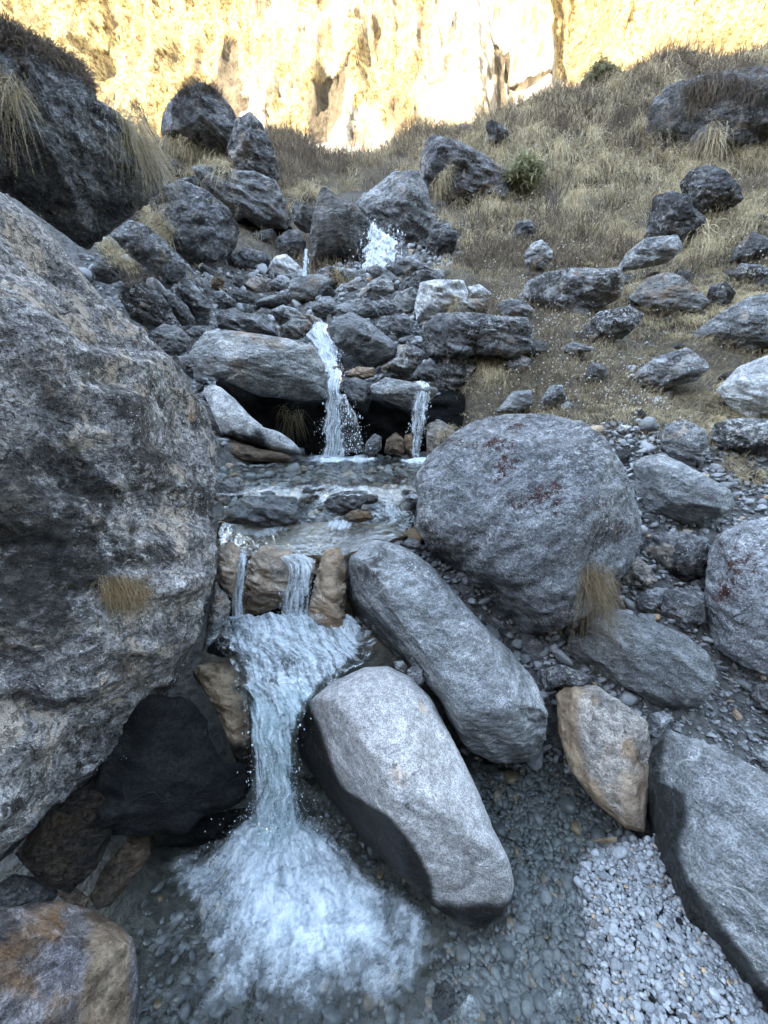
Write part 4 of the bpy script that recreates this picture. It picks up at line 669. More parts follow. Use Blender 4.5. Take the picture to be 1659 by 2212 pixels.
# --- right slope
R_ = [('pale', 6.1, 'white-topped angular boulder at the edge of the grass slope', 'D', [(75,410),(100,308),(160,296),(280,298),(302,350),(292,400),(210,452),(130,492),(85,475)], 6),
 ('lich', 5.2, 'long flat-topped speckled boulder above the hanging grass tuft', 'D', [(118,500),(180,448),(300,443),(430,458),(560,463),(587,530),(582,612),(500,645),(350,625),(250,640),(165,698),(130,645),(113,560)], 7),
 ('lich', 4.45, 'round speckled boulder left of the hanging grass tuft', 'D', [(152,705),(200,640),(290,628),(342,660),(338,762),(270,805),(220,835),(170,785)], 6),
 ('pale', 6.4, 'small white-faced stone in the weeds behind the white-topped boulder', 'D', [(308,325),(360,313),(412,350),(402,392),(340,382)], 5),
 ('grey2', 5.7, 'flat brown-grey stone right of the white-topped boulder', 'D', [(250,402),(290,378),(380,378),(393,410),(370,448),(250,443)], 5),
 ('grey', 5.6, 'grey block at the right end of the long flat-topped boulder', 'D', [(443,405),(480,380),(560,383),(603,430),(580,470),(470,455)], 5),
 ('lich', 6.3, 'long dark craggy boulder in the middle of the grass slope', 'D', [(550,375),(590,298),(660,263),(760,246),(980,243),(998,300),(982,372),(900,415),(840,445),(720,425),(600,405)], 7),
 ('grey', 7.1, 'bluish sloping boulder beneath the perched pair', 'D', [(980,250),(1030,168),(1110,108),(1240,93),(1273,150),(1200,215),(1080,240),(1020,250)], 6),
 ('dark', 8.4, 'rugged dark upper boulder of the perched pair', 'B', [(1285,795),(1330,738),(1400,718),(1470,738),(1530,800),(1545,860),(1480,905),(1380,915),(1310,885)], 6),
 ('dark', 7.9, 'pale-topped lower boulder of the perched pair', 'B', [(1125,1040),(1150,950),(1168,855),(1240,832),(1310,848),(1335,900),(1380,940),(1370,1005),(1290,1065),(1200,1040)], 6),
 ('grey2', 5.7, 'broad grey boulder right of the long craggy one', 'D', [(1038,375),(1120,288),(1200,263),(1260,278),(1330,330),(1393,390),(1330,445),(1250,455),(1150,435),(1070,405)], 6),
 ('dark', 6.2, 'small dark rock poking out behind the broad grey boulder', 'D', [(1228,260),(1310,248),(1313,290),(1270,305)], 5),
 ('lich', 4.95, 'flat lichened boulder tilted in the straw grass', 'D', [(828,510),(900,440),(1030,413),(1093,450),(1062,503),(1000,555),(900,560),(830,595)], 6),
 ('grey', 4.7, 'large grey boulder at the right edge above the pale cracked slab', 'D', [(1328,535),(1440,450),(1560,380),(1659,358),(1760,400),(1760,570),(1600,605),(1480,595),(1380,575)], 6),
 ('grey', 4.25, 'egg-shaped grey boulder with a crack in the right grass', 'D', [(1035,775),(1090,690),(1170,638),(1290,603),(1372,660),(1383,690),(1330,745),(1200,775),(1110,805)], 6),
 ('pale', 3.95, 'pale cracked slab at the right edge', 'D', [(1435,790),(1530,690),(1659,638),(1760,700),(1760,880),(1570,915),(1500,865)], 6),
 ('grey', 3.4, 'square grey boulder below the pale gravel patch', 'D', [(1175,1015),(1200,948),(1290,928),(1373,970),(1388,1060),(1350,1125),(1260,1095),(1190,1055)], 6),
 ('lich', 3.3, 'spotted grey boulder at the right edge with a dark gap beneath', 'D', [(1393,1035),(1430,940),(1520,918),(1659,923),(1760,970),(1720,1050),(1560,1073),(1440,1083)], 6),
 ('pale', 7.6, 'small white-capped stone standing in the brown weeds', 'D', [(560,185),(600,128),(640,113),(687,160),(685,205),(620,200)], 5),
 ('dark', 7.5, 'dark stone carrying the white-capped stone', 'D', [(563,205),(620,180),(665,205),(645,255),(590,250)], 5),
 ('dark', 8.5, 'small dark rock among the bare weeds', 'D', [(500,92),(530,33),(590,23),(612,70),(560,122),(508,132)], 5),
 ('dark', 8.6, 'rounded dark rock with a stone on top right of the far falls', 'D', [(125,135),(150,78),(220,48),(263,90),(245,155),(140,195)], 5),
 ('grey', 7.6, 'low grey rock in front of the rounded dark one', 'D', [(50,262),(100,248),(160,250),(195,300),(100,345),(52,305)], 5),
 ('darkn', 4.35, 'small dark block in the dry grass', 'D', [(838,712),(860,663),(920,678),(943,720),(890,753),(840,753)], 5),
 ('grey', 4.0, 'small pointed grey rock above the big round boulder', 'D', [(643,825),(680,768),(732,768),(748,832),(700,865),(650,855)], 5),
 ('slab', 3.95, 'flat bluish rock face under the hanging tuft', 'D', [(435,885),(510,798),(590,788),(595,850),(540,895)], 5),
 ('grey', 4.9, 'low long stone sunk in the grass', 'D', [(698,612),(780,573),(870,593),(885,612),(750,625)], 5),
 ('dark', 6.5, 'dark leaning rock at the right edge in the pale grass', 'D', [(1488,215),(1510,148),(1590,78),(1659,110),(1659,185),(1560,215)], 5),
 ('lich', 5.9, 'white-specked rock at the right edge below the leaning rock', 'D', [(1498,272),(1540,218),(1640,228),(1690,270),(1600,305)], 5),
 ('lich', 4.8, 'small lichened rock right of the hanging tuft', 'D', [(478,665),(540,628),(592,650),(562,705),(500,705)], 5),
 ('dark', 5.4, 'dark rough rock half covered by weeds at the right', 'D', [(1380,390),(1400,320),(1470,300),(1510,350),(1480,410),(1400,430)], 5),
 ('pale', 14.0, 'pale stone by the bamboo clump', 'B', [(592,722),(640,728),(673,792),(620,815),(585,795)], 5),
 ('grey2', 17.0, 'pale grey rock on the skyline behind the triangular boulder', 'B', [(265,600),(272,555),(330,536),(412,548),(405,650),(300,650)], 5),
 ('crag', 11.6, 'large overhanging boulder under the grassy brow at the upper right', 'B', [(1145,590),(1178,440),(1250,370),(1400,330),(1600,300),(1800,330),(1800,560),(1660,610),(1500,692),(1400,705),(1280,650),(1190,635)], 6),
 ('dark', 15.0, 'dark rock under the mound on the right ridge', 'B', [(440,540),(470,518),(530,560),(560,640),(520,690),(470,650)], 5),
 ('grey', 3.75, 'small pale stone on the bare earth', 'D', [(1025,850),(1035,832),(1065,830),(1072,850),(1050,862)], 4),
 ('pale', 3.35, 'light flat stone on the pale gravel patch', 'D', [(975,965),(1000,945),(1045,950),(1030,975),(995,980)], 4)]
for mt, y, lb, cr, pts, sb in R_: rock(B if sb > 5 else K, cr, y, mt, lb, grow(pts, 1.08), sub=sb, n=3.0, cuts=3, cut=(.72, .92), strat=.25 if sb > 5 else 0, bury=None if ('pair' in lb or 'overhanging' in lb or 'carrying' in lb or 'white-capped' in lb) else -.10)
# ---------------------------------------------------------------- water
def catm(t, xs, ys): return np.interp(t, xs, ys)
def pool(name, poly, z, cell, foamfn, hfn, mat, polar=None):
    pa = np.array(poly); x0, y0 = pa.min(0) - .08; x1, y1 = pa.max(0) + .08
    nx = int((x1 - x0) / cell); ny = int((y1 - y0) / cell)
    gx, gy = np.meshgrid(np.linspace(x0, x1, nx), np.linspace(y0, y1, ny)); gx = gx.ravel(); gy = gy.ravel()
    f = grid_faces(nx, ny); keep = polydist(gx, gy, poly) > -0.07; f = f[keep[f].all(1)]
    fo = foamfn(gx, gy); h = z + hfn(gx, gy, fo)
    used = np.unique(f); mp = np.full(len(gx), -1); mp[used] = np.arange(len(used)); f = mp[f]
    uv = np.stack([gx, gy * 1.0], 1)
    if polar is not None:
        dx_, dy_ = gx - polar[0], gy - polar[1]; uv = np.stack([np.arctan2(dx_, -dy_) * .42, np.hypot(dx_, dy_)], 1)
    return link(name, mesh_np(name, np.stack([gx, gy, h], 1)[used], f, attrs={'foam': fo[used]}, uv=uv[used]), mat, kind='structure')
imp = PZ(600, 1800, 0.0)[:2]
FOAM1 = ground_xy([(360,1870),(450,1815),(560,1760),(700,1765),(760,1850),(830,1900),(900,1950),(950,2010),(960,2070),(900,2130),(850,2190),(740,2150),(640,2190),(560,2160),(430,2230),(400,2190),(450,2080),(430,2000),(370,1950)], 0)
CORE1 = ground_xy([(490,1835),(560,1770),(680,1770),(745,1860),(815,1935),(820,2020),(720,2090),(570,2085),(500,2000)], 0)
def v3(x, y, z=0): return np.stack([x, y, 0 * x + z], 1)
def foam_lower(x, y):
    d = polydist(x, y, FOAM1) + 0.05 * fbm(v3(x, y) * 9, 3, 60); c = polydist(x, y, CORE1) + 0.04 * fbm(v3(x, y) * 7, 3, 61)
    f = 0.50 * smooth(-0.09, 0.09, d) + 0.24 * smooth(-0.06, 0.12, c)
    ed = smooth(0.03, 0.0, np.abs(polydist(x, y, LOWER) + .0)) * 0.12
    return np.clip(f + 0.08 + ed - 0.08 * smooth(.2, .6, x), 0, 1)
def h_lower(x, y, fo):
    r = np.hypot(x - imp[0], y - imp[1]); b = smooth(.65, .0, r)
    return 0.006 * fbm(v3(x, y) * 14, 3, 62) + fo * (0.020 * fbm(v3(x, y) * 11, 5, 63) + 0.007 * fbm(v3(x, y) * 40, 4, 64)) + b * (0.06 * fbm(v3(x, y) * 8, 5, 65, .6) + 0.03 * fbm(v3(x, y) * 26, 4, 66, .6) + 0.035)
pool('pool_water', LOWER, 0.0, 0.0055, foam_lower, h_lower, M['pool'], polar=(imp[0], imp[1] + .12))
fa = PZ(735, 992, 1.3)[:2]; fb_ = PZ(900, 996, 1.3)[:2]
def foam_up(x, y):
    nn_ = .3 * fbm(v3(x * 5, y * 5), 4, 73, .6)
    return np.clip(nn_ * smooth(.7, .2, np.hypot(x - fa[0], y - fa[1])) + .95 * smooth(.40, .05, np.hypot((x - fa[0]) * .8, y - fa[1])) + 1.0 * smooth(.22, .04, np.hypot(x - fb_[0], y - fb_[1])) + .20 + nn_ * .5 + .35 * smooth(2.9, 2.65, y), 0, 1)
pool('upper_pool_water', ground_xy([(440,1068),(440,985),(600,975),(700,965),(930,965),(930,1010),(900,1068)], 1.3), 1.3, 0.010, foam_up, lambda x, y, f: 0.006 * fbm(v3(x, y) * 9, 3, 70) + f * 0.035 * ridged(v3(x, y) * 9, 4, 71), M['pool'])

def sheet(rows, crop='Z', nu=40, nv=120, amp=0.012, bulge=0.25, foam=0.8, edge=0.25, seed=0, back=0.0, rag=0.12, fq=16, iso=0.0):
    x0, y0, s = CROPS[crop]; R_ = []
    for yy_, xl, xr, Yd in rows:
        if crop != 'Z': (xl, yl), (xr, _) = tz(crop, [(xl, yy_), (xr, yy_)])
        else: yl = yy_
        a = P(xl, yl, Yd); b = P(xr, yl, Yd); R_.append((a, b))
    A = np.array([r[0] for r in R_]); B_ = np.array([r[1] for r in R_]); mid = (A + B_) / 2
    L = np.r_[0, np.cumsum(np.linalg.norm(np.diff(mid, axis=0), axis=1))]; t = np.linspace(0, L[-1], nv)
    def cr(V):
        o = np.stack([np.interp(t, L, V[:, k]) for k in range(3)], 1)
        k = max(1, nv // 14); ker = np.hanning(2 * k + 3)[1:-1]; ker /= ker.sum(); pad = np.vstack([o[:1].repeat(k, 0), o, o[-1:].repeat(k, 0)])
        sm = np.stack([np.convolve(pad[:, j], ker, 'valid') for j in range(3)], 1); return sm
    a, b = cr(A), cr(B_); u = np.linspace(0, 1, nu)
    wd = np.linalg.norm(b - a, axis=1)
    jl = rag * vnoise(v3(t * 14, 0 * t + seed)); jr = rag * vnoise(v3(t * 14, 0 * t + seed + 40))
    uu_ = u[None] * (1 + jr - jl)[:, None] + jl[:, None]
    p = a[:, None] + (b - a)[:, None] * uu_[..., None]
    tang = np.gradient((a + b) / 2, axis=0); ac = b - a; nrm = np.cross(ac, tang); nrm /= np.linalg.norm(nrm, axis=1)[:, None]
    cdir = CAM - (a + b) / 2; nrm *= np.sign((nrm * cdir).sum(1))[:, None]
    prof = 1 - (2 * u - 1) ** 2
    uvm = np.stack([(u[None] * wd[:, None]), np.repeat(t[:, None], nu, 1)], -1)
    q = np.stack([uvm[..., 0].ravel() * fq, uvm[..., 1].ravel() * fq * .22, 0 * uvm[..., 0].ravel() + seed], 1)
    wI = smooth(iso + .12, iso - .12, np.repeat((t / t[-1])[:, None], nu, 1)) if iso else 0
    q2 = p.reshape(-1, 3) * 16; nI = (fbm(q2, 5, seed + 70, .62) * 2.2).reshape(nv, nu) * amp * 1.6
    n_ = (fbm(q, 4, seed + 80) + 0.6 * ridged(q * 2.3, 3, seed + 81)).reshape(nv, nu) * amp
    n_ = n_ * (1 - wI) + nI * wI
    p = p + nrm[:, None] * (bulge * wd[:, None] * prof[None] * .5 + n_ - back)[..., None]
    e = smooth(0, edge, np.minimum(u, 1 - u) * 2)
    fo = np.clip(foam * (0.45 + 0.55 * e)[None] + 0.0 * n_, 0, 1)
    return p.reshape(-1, 3), grid_faces(nu, nv), fo.ravel(), uvm.reshape(-1, 2), (p, nrm, t)
def join_sheets(name, parts, mat, **kw):
    V = []; F = []; FO = []; UV = []; o = 0
    for v, f, fo, uv, _ in parts: V.append(v); F.append(f + o); FO.append(fo); UV.append(uv + o * 0.37); o += len(v)
    return link(name, mesh_np(name, np.vstack(V), np.vstack(F), attrs={'foam': np.concatenate(FO)}, uv=np.vstack(UV)), mat, **kw)
rng = np.random.RandomState(5)
def blobs(c, r, sub=1, stretch=None):
    d, f = ico(sub); n = len(c); v = d[None] * r[:, None, None] * (1 if stretch is None else stretch[:, None]) + c[:, None]
    return v.reshape(-1, 3), (f[None] + (np.arange(n) * len(d))[:, None, None]).reshape(-1, 3)
def drops(parent, info, n, r, spread=0.03, name='spray', low=0.0):
    C_ = []
    for p, nrm, t in info:
        i = (rng.beta(1.6 + low, 1.2, n) * (p.shape[0] - 1)).astype(int); e = rng.rand(n) < .7
        j = np.where(e, np.where(rng.rand(n) < .5, 0, p.shape[1] - 1), rng.randint(0, p.shape[1], n))
        ac = p[i, -1] - p[i, 0]; ac /= np.linalg.norm(ac, axis=1)[:, None]
        C_.append(p[i, j] + ac * (rng.randn(n) * spread)[:, None] + nrm[i] * (rng.rand(n) * spread)[:, None] + rng.randn(n, 3) * spread * .15)
    c = np.vstack(C_); rr = r * rng.lognormal(0, .45, len(c)); st = np.ones((len(c), 3)); st[:, 2] = rng.uniform(1, 2.6, len(c))
    v, f = blobs(c, rr, 1, st); return link(name, mesh_np(name, v, f), M['drop'], parent)
def fall(label, sheets, mat, nd, r, spread, low=0.0, name='waterfall'):
    o = join_sheets(name, sheets, mat, label=label, cat='waterfall'); drops(o, [s[4] for s in sheets], nd, r, spread, low=low); return o
# the chute that drops into the foreground pool
ch = [(1335,450,800,2.06),(1370,462,812,1.95),(1400,478,812,1.87),(1440,497,770,1.78),(1480,512,702,1.70),(1540,528,655,1.60),(1600,536,640,1.53),(1700,545,640,1.46),(1800,545,655,1.42),(1830,540,660,1.40)]
P0 = sheet(ch, nu=110, nv=260, amp=.012, bulge=.10, foam=.65, seed=1, edge=.3, rag=.03, fq=22, iso=.42)
P1 = sheet([(y, a + 10, b - 8, Yd - .015) for y, a, b, Yd in ch[4:]], nu=50, nv=160, amp=.014, bulge=.35, foam=.56, seed=2, edge=.4, rag=.15, fq=22)
fall('white chute of foaming water pouring into the foreground pool', [P0, P1], M['chute'], 240, .0013, .022, low=1.5)
lip = [(1055,455,915,2.66),(1066,470,905,2.57),(1085,480,895,2.50),(1130,484,890,2.41),(1150,476,885,2.37),(1180,476,820,2.29),(1192,482,752,2.25),(1202,488,745,2.225)]
s0 = sheet(lip, nu=110, nv=90, amp=.004, bulge=.0, foam=.3, seed=4, edge=.05, rag=.02, fq=20, iso=1.2)
v_, f_, fo_, uv_, inf_ = s0
g_ = v_ - CAM; dep = g_ @ np.array([0, cp_, -sp_]); px_ = 829.5 + FPX * g_[:, 0] / dep; py_ = 1106 - FPX * (g_ @ np.array([0, sp_, cp_])) / dep
fo_ = .20 + .6 * np.exp(-((px_ - 545) / 50) ** 2 - ((py_ - 1118) / 34) ** 2) + .45 * np.exp(-((px_ - 560) / 75) ** 2 - ((py_ - 1142) / 13) ** 2) + .55 * np.exp(-((px_ - 735) / 45) ** 2 - ((py_ - 1133) / 16) ** 2) + .45 * np.exp(-((px_ - 850) / 45) ** 2 - ((py_ - 1105) / 34) ** 2) + .2 * np.exp(-((py_ - 1170) / 18) ** 2)
link('ledge_water', mesh_np('ledge_water', v_, f_, attrs={'foam': np.clip(fo_, 0, 1)}, uv=uv_), M['chute'], kind='structure')
fall('narrow left strand of the two lower falls beside the tan overhanging rock', [sheet([(1200,503,536,2.20),(1222,502,535,2.12),(1290,500,530,2.08),(1352,496,530,2.05)], nu=24, nv=90, amp=.010, bulge=.5, foam=.68, seed=7, fq=30)], M['fall'], 120, .0015, .010)
fall('wider glassy fall between the tan rock and the pillar rock', [sheet([(1208,600,690,2.20),(1236,615,682,2.12),(1300,612,673,2.07),(1378,600,668,2.03)], nu=40, nv=90, amp=.012, bulge=.4, foam=.64, seed=9, fq=26),
     sheet([(1325,668,700,1.99),(1350,660,722,1.96),(1412,650,748,1.88)], nu=40, nv=60, amp=.01, bulge=.3, foam=.42, seed=10, fq=30)], M['fall'], 220, .0015, .018)
fall('main white fall in the middle dropping into the upper pool with a fan of strands', [sheet([(925,1150,1222,4.42),(960,1152,1228,4.22),(1000,1150,1225,4.14),(1150,1145,1222,4.08),(1340,1125,1250,4.05)], 'C', nu=40, nv=120, amp=.03, bulge=.4, foam=.64, seed=12, fq=14),
     sheet([(1030,1210,1240,4.10),(1150,1222,1300,4.02),(1320,1230,1345,3.97)], 'C', nu=40, nv=90, amp=.02, bulge=.3, foam=.43, seed=13, fq=16)], M['fall'], 200, .0024, .045)
fall('slim separate fall running off the flat ledge rock at the right', [sheet([(985,1588,1658,4.36),(1003,1580,1655,4.18),(1150,1566,1637,4.10),(1342,1566,1612,4.07)], 'C', nu=34, nv=100, amp=.022, bulge=.5, foam=.62, seed=15, fq=18)], M['fall'], 160, .0025, .02)
fall('short foaming cascade beside the striped slanting boulder', [sheet([(695,1065,1150,5.45),(735,1045,1160,5.15),(800,1090,1190,4.98),(880,1120,1203,4.80),(935,1150,1225,4.42)], 'C', nu=50, nv=90, amp=.05, bulge=.25, foam=.66, seed=17, fq=9)], M['fall'], 120, .003, .03)
fall('far waterfall bursting into spray at the foot of the pale pointed boulder', [sheet([(180,1362,1378,8.9),(240,1352,1420,8.6),(300,1345,1500,8.3),(360,1338,1490,8.1),(420,1335,1440,7.9),(490,1322,1375,7.7)], 'C', nu=50, nv=90, amp=.09, bulge=.2, foam=.60, seed=19, fq=7)], M['fall'], 900, .0045, .12)
fall('tiny white step of water in the rubble', [sheet([(498,1272,1300,7.3),(530,1255,1312,7.1),(580,1248,1312,6.8)], 'C', nu=30, nv=40, amp=.03, bulge=.3, foam=.8, seed=21, fq=10)], M['fall'], 30, .01, .03)
fall('thread-thin trickle left of the tall layered slab', [sheet([(318,1044,1058,8.1),(400,1038,1054,8.0),(455,1032,1056,7.9)], 'C', nu=10, nv=50, amp=.02, bulge=.3, foam=.7, seed=22, fq=20)], M['fall'], 30, .008, .03)
# splash over the foreground pool
n = 600; a_ = rng.uniform(0, 2 * math.pi, n); r_ = np.abs(rng.randn(n)) * .16
c_ = np.stack([imp[0] + np.cos(a_) * r_, imp[1] - .05 + np.sin(a_) * r_, .05 + rng.gamma(1.5, .03, n) * np.exp(-r_ * 3)], 1)
sv, sf_ = blobs(c_, 0.0016 * rng.lognormal(0, .4, n), 1)
tag(link('splash', mesh_np('splash', sv, sf_), M['drop']), 'drops of spray thrown up where the chute hits the foreground pool', 'splash', kind='stuff')
# ---------------------------------------------------------------- loose stones and gravel
def unit_stone(seed, sub=3, flat=.6, sharp=True):
    d, f = ico(sub); rs = np.random.RandomState(seed); p = d * np.array([1, rs.uniform(.6, .9), flat * rs.uniform(.7, 1.2)])
    for k in range(16 if sharp else 5):
        n_ = rs.randn(3); n_ /= np.linalg.norm(n_); pr = p @ n_; lim = pr.max() * rs.uniform(*((.5, .8) if sharp else (.62, .88))); p = p - np.outer(np.maximum(pr - lim, 0) * .95, n_)
    if sub >= 3: p = p * (1 + .07 * fbm(p * 2.4 + seed, 4, seed))[:, None]
    return p, f
def rot_z(p, a):
    c, s = np.cos(a), np.sin(a); return np.stack([p[..., 0] * c - p[..., 1] * s, p[..., 0] * s + p[..., 1] * c, p[..., 2]], -1)
def pebble_mat():
    t = NT('river_pebbles'); tone = t.attr('tone'); hue = t.attr('hue'); pos = t.n('ShaderNodeNewGeometry').outputs['Position']
    n_ = t.noise(pos, 90, 4, .7); n2 = t.noise(t.mapping(pos, (R(40), R(20), 0), (1, 1, 4)), 60, 4, .7)
    col = t.mix(tone, (0.10, 0.105, 0.11), (0.36, 0.37, 0.38)); col = t.mix(hue, col, (0.36, 0.25, 0.15))
    col = t.mix(.6, col, t.mix(t.rng(t.math('ADD', t.math('MULTIPLY', n_, .5), t.math('MULTIPLY', n2, .5)), .35, .65), (.3,) * 3, (.72,) * 3), 'OVERLAY')
    wet = t.attr('wet'); col = t.mix(wet, col, t.mix(1.0, col, (.42, .42, .41), 'MULTIPLY'))
    return t.done(t.bsdf(col, t.rng(wet, 0, 1, .8, .3), t.bump(n_, .6, .003), .4))
M['pebble'] = pebble_mat()
def pebbles(name, xy, r, zoff, label, cat, wet=0.0, dark=0.0, sub=2, flat=.5, tan=.04, kindn=8, sink=.35, sharp=False):
    r = np.asarray(r); z = H(xy[:, 0], xy[:, 1]) + zoff; n = len(xy); V = []; F = []; T = []; Hh = []; o = 0
    lib = [unit_stone(900 + k, sub, flat, sharp) for k in range(kindn)]; k_ = rng.randint(0, kindn, n); nv = len(lib[0][0])
    tone = np.clip(rng.beta(2.2, 2.2, n) - dark, 0, 1); hue = (rng.rand(n) < tan) * rng.uniform(.4, 1, n)
    for k in range(kindn):
        i = np.where(k_ == k)[0]
        if not len(i): continue
        p, f = lib[k]; q = rot_z(p[None] * r[i, None, None], rng.uniform(0, 6.28, len(i))[:, None])
        tl = rng.randn(len(i), 2) * .25; q[..., 2] += q[..., 0] * tl[:, :1] + q[..., 1] * tl[:, 1:]
        q = q + np.stack([xy[i, 0], xy[i, 1], z[i] + r[i] * flat * sink], 1)[:, None]
        V.append(q.reshape(-1, 3)); F.append((f[None] + (np.arange(len(i)) * nv)[:, None, None]).reshape(-1, 3) + o); o += len(i) * nv
        T.append(np.repeat(tone[i], nv)); Hh.append(np.repeat(hue[i], nv))
    V = np.vstack(V); w = np.clip(np.full(len(V), wet) if np.isscalar(wet) else wet(V), 0, 1)
    return link(name, mesh_np(name, V, np.vstack(F), not sharp, attrs={'tone': np.concatenate(T), 'hue': np.concatenate(Hh), 'wet': w}), M['pebble'], label=label, cat=cat, kind='stuff')
def samp(poly, n, pad=0.0):
    pa = np.array(poly); lo, hi = pa.min(0), pa.max(0); o = np.zeros((0, 2))
    while len(o) < n:
        q = rng.uniform(lo, hi, (n * 2, 2)); q = q[polydist(q[:, 0], q[:, 1], poly) > pad]; o = np.vstack([o, q])
    return o[:n]
gp = samp(GRAVEL, 6500, -.09); gp = gp[polydist(gp[:, 0], gp[:, 1], GRAVEL) + .035 * fbm(v3(gp[:, 0], gp[:, 1]) * 9, 3, 5) > -.02]
pebbles('gravel', gp, .0035 + .0065 * rng.lognormal(0, .42, len(gp)), .006 + rng.rand(len(gp)) * .022, 'bank of light grey rounded gravel between the pool and the striped boulder', 'gravel', wet=lambda v: smooth(.03, .01, v[:, 2]) * .8, dark=.06)
RP = ground_xy([(985,1690),(1100,1640),(1215,1640),(1300,1760),(1400,1830),(1262,1850),(1300,2260),(900,2260),(940,2050),(1110,1990),(1110,1850)], 0)
rp = samp(RP, 5200, -.02)
pebbles('wet_gravel', rp, .004 + .0085 * rng.lognormal(0, .5, len(rp)), rng.rand(len(rp)) * .012, 'dark wet gravel under the shallow clear water right of the granite boulder', 'gravel', wet=.85, dark=.12, tan=.06)
lp = samp(LOWER, 1500, 0.0); pebbles('pool_bed_gravel', lp, .006 + .011 * rng.lognormal(0, .5, len(lp)), 0 * lp[:, 0], 'stones on the bed of the foreground pool', 'gravel', wet=.9, dark=.15, tan=.1)
up_ = samp(ground_xy([(465,1068),(465,1000),(640,985),(930,985),(905,1068)], 1.3), 900, 0)
pebbles('pool_stones', up_, .010 + .016 * rng.lognormal(0, .5, len(up_)), .05 * smooth(3.6, 2.9, up_[:, 1]) * rng.rand(len(up_)) * smooth(-.6, .1, up_[:, 0]) , 'scattered cobbles showing through the shallow upper pool', 'stones', wet=.3, tan=.2, sub=2, flat=.55)
# flat shards on the wet ground at the right
sg = samp(ground_xy([(1400,1480),(1500,1450),(1560,1400),(1700,1400),(1800,1700),(1640,1640),(1560,1590),(1420,1560)], .3), 1100, 0)
pebbles('shards', sg, .006 + .014 * rng.lognormal(0, .55, len(sg)), .004 * rng.rand(len(sg)), 'flat grey stone shards on the damp ground above the striped boulder', 'stone shards', wet=.35, flat=.3, sharp=True, dark=.05)
sg = samp([(.9,2.2),(3.2,2.0),(3.6,3.2),(3.2,3.6),(1.2,3.7),(1.0,2.9)], 3000, 0)
pebbles('rubble', sg, .008 + .018 * rng.lognormal(0, .6, len(sg)), .01 * rng.rand(len(sg)), 'fine stone rubble on the slope right of the big round boulder', 'rubble', flat=.5, sharp=True)
sg = samp([(.12,2.45),(.2,2.0),(.55,1.78),(1.3,1.7),(1.5,2.1),(1.0,2.3),(.5,2.75)], 1300, 0)
pebbles('stone_rubble', sg, .007 + .016 * rng.lognormal(0, .6, len(sg)), .01 * rng.rand(len(sg)), 'broken stones in the shaded gaps under the big round boulder', 'rubble', flat=.5, sharp=True, dark=.1)
sg = samp(ground_xy([(1310,895),(1420,890),(1450,960),(1400,1010),(1345,985)], 1.52), 700, 0)
pebbles('scree', sg, .006 + .014 * rng.lognormal(0, .7, len(sg)), .01 * rng.rand(len(sg)), 'patch of pale broken stone above the smooth bluish boulder', 'scree', flat=.5, sharp=True, dark=-.5)
# talus filling: fine broken stone along the stream
ty = np.exp(rng.uniform(math.log(4.4), math.log(12), 5200)); tu = rng.uniform(-.62, .16, len(ty)); tx = tu * (ty + .2); k_ = grassy(tx, ty) < .45; tx, ty = tx[k_], ty[k_]
pebbles('talus_rubble', np.stack([tx, ty], 1), (.016 + .03 * rng.lognormal(0, .6, len(tx))) * (ty / 6) ** .7, .0 * tx, 'broken stone filling the gaps between the boulders up the stream', 'rubble', sub=2, flat=.6, sharp=True, dark=-.15, tan=.05, sink=.3)
# countable loose stones: one of each shape, then copies
LIB = []
for k in range(9):
    p, f = unit_stone(1200 + k, 4, .72); LIB.append((p, f))
def loose(n, fx, r, mats, label, group, name='stone', sink=.15, zf=None):
    xy = fx(n); rr = r(n, xy); z = H(xy[:, 0], xy[:, 1]) if zf is None else zf(xy); protos = {}
    for i in range(n):
        k = (int(rng.randint(9)), mats[int(rng.randint(len(mats)))])
        if k not in protos:
            m = mesh_np(name, *LIB[k[0]]); o = link(name, m, M[k[1]], label=label, cat='stone', group=group); protos[k] = o
        else:
            o = protos[k].copy(); C.objects.link(o)
        o.location = (xy[i, 0], xy[i, 1], z[i] + rr[i] * sink); o.scale = (rr[i],) * 3; o.rotation_euler = (rng.uniform(-.4, .4), rng.uniform(-.4, .4), rng.uniform(0, 6.28))
def talus_xy(n):
    o = np.zeros((0, 2))
    while len(o) < n:
        y = np.exp(rng.uniform(math.log(4.9), math.log(9.5), n)); u = rng.uniform(-.5, .14, n); x = u * (y + .2); k = grassy(x, y) < .4; o = np.vstack([o, np.stack([x, y], 1)[k]])
    return o[:n]
loose(100, talus_xy, lambda n, xy: rng.uniform(.06, .19, n) * (xy[:, 1] / 6.5) ** .6, ['grey', 'grey2', 'slab', 'grey', 'darkn'], 'loose grey stone among the boulders of the upper stream', 'loose stones in the upper stream')
def slope_xy(n):
    y = np.exp(rng.uniform(math.log(3.3), math.log(9), n)); u = rng.uniform(.3, 1.05, n); return np.stack([u * y, y], 1)
loose(84, slope_xy, lambda n, xy: (.035 + .15 * rng.rand(n) ** 2.2) * (xy[:, 1] / 4.5) ** .7, ['lich', 'grey', 'pale', 'dark'], 'small stone lying in the dry grass of the right slope', 'small stones in the dry grass')
loose(30, lambda n: samp([(1.15,2.3),(2.6,2.2),(3.0,3.0),(2.6,3.5),(1.6,3.5),(1.3,2.8)], n), lambda n, xy: rng.uniform(.025, .07, n), ['grey', 'slab', 'tanr', 'grey'], 'small grey stone wedged between the boulders at the right', 'small stones between the right hand boulders')
loose(30, lambda n: samp(ground_xy([(650,1066),(650,1010),(930,1000),(905,1066)], 1.3), n), lambda n, xy: rng.uniform(.03, .065, n), ['tanr', 'grey', 'pale', 'slab'], 'cobble standing out of the shallow upper pool', 'cobbles in the upper pool', sink=.5)
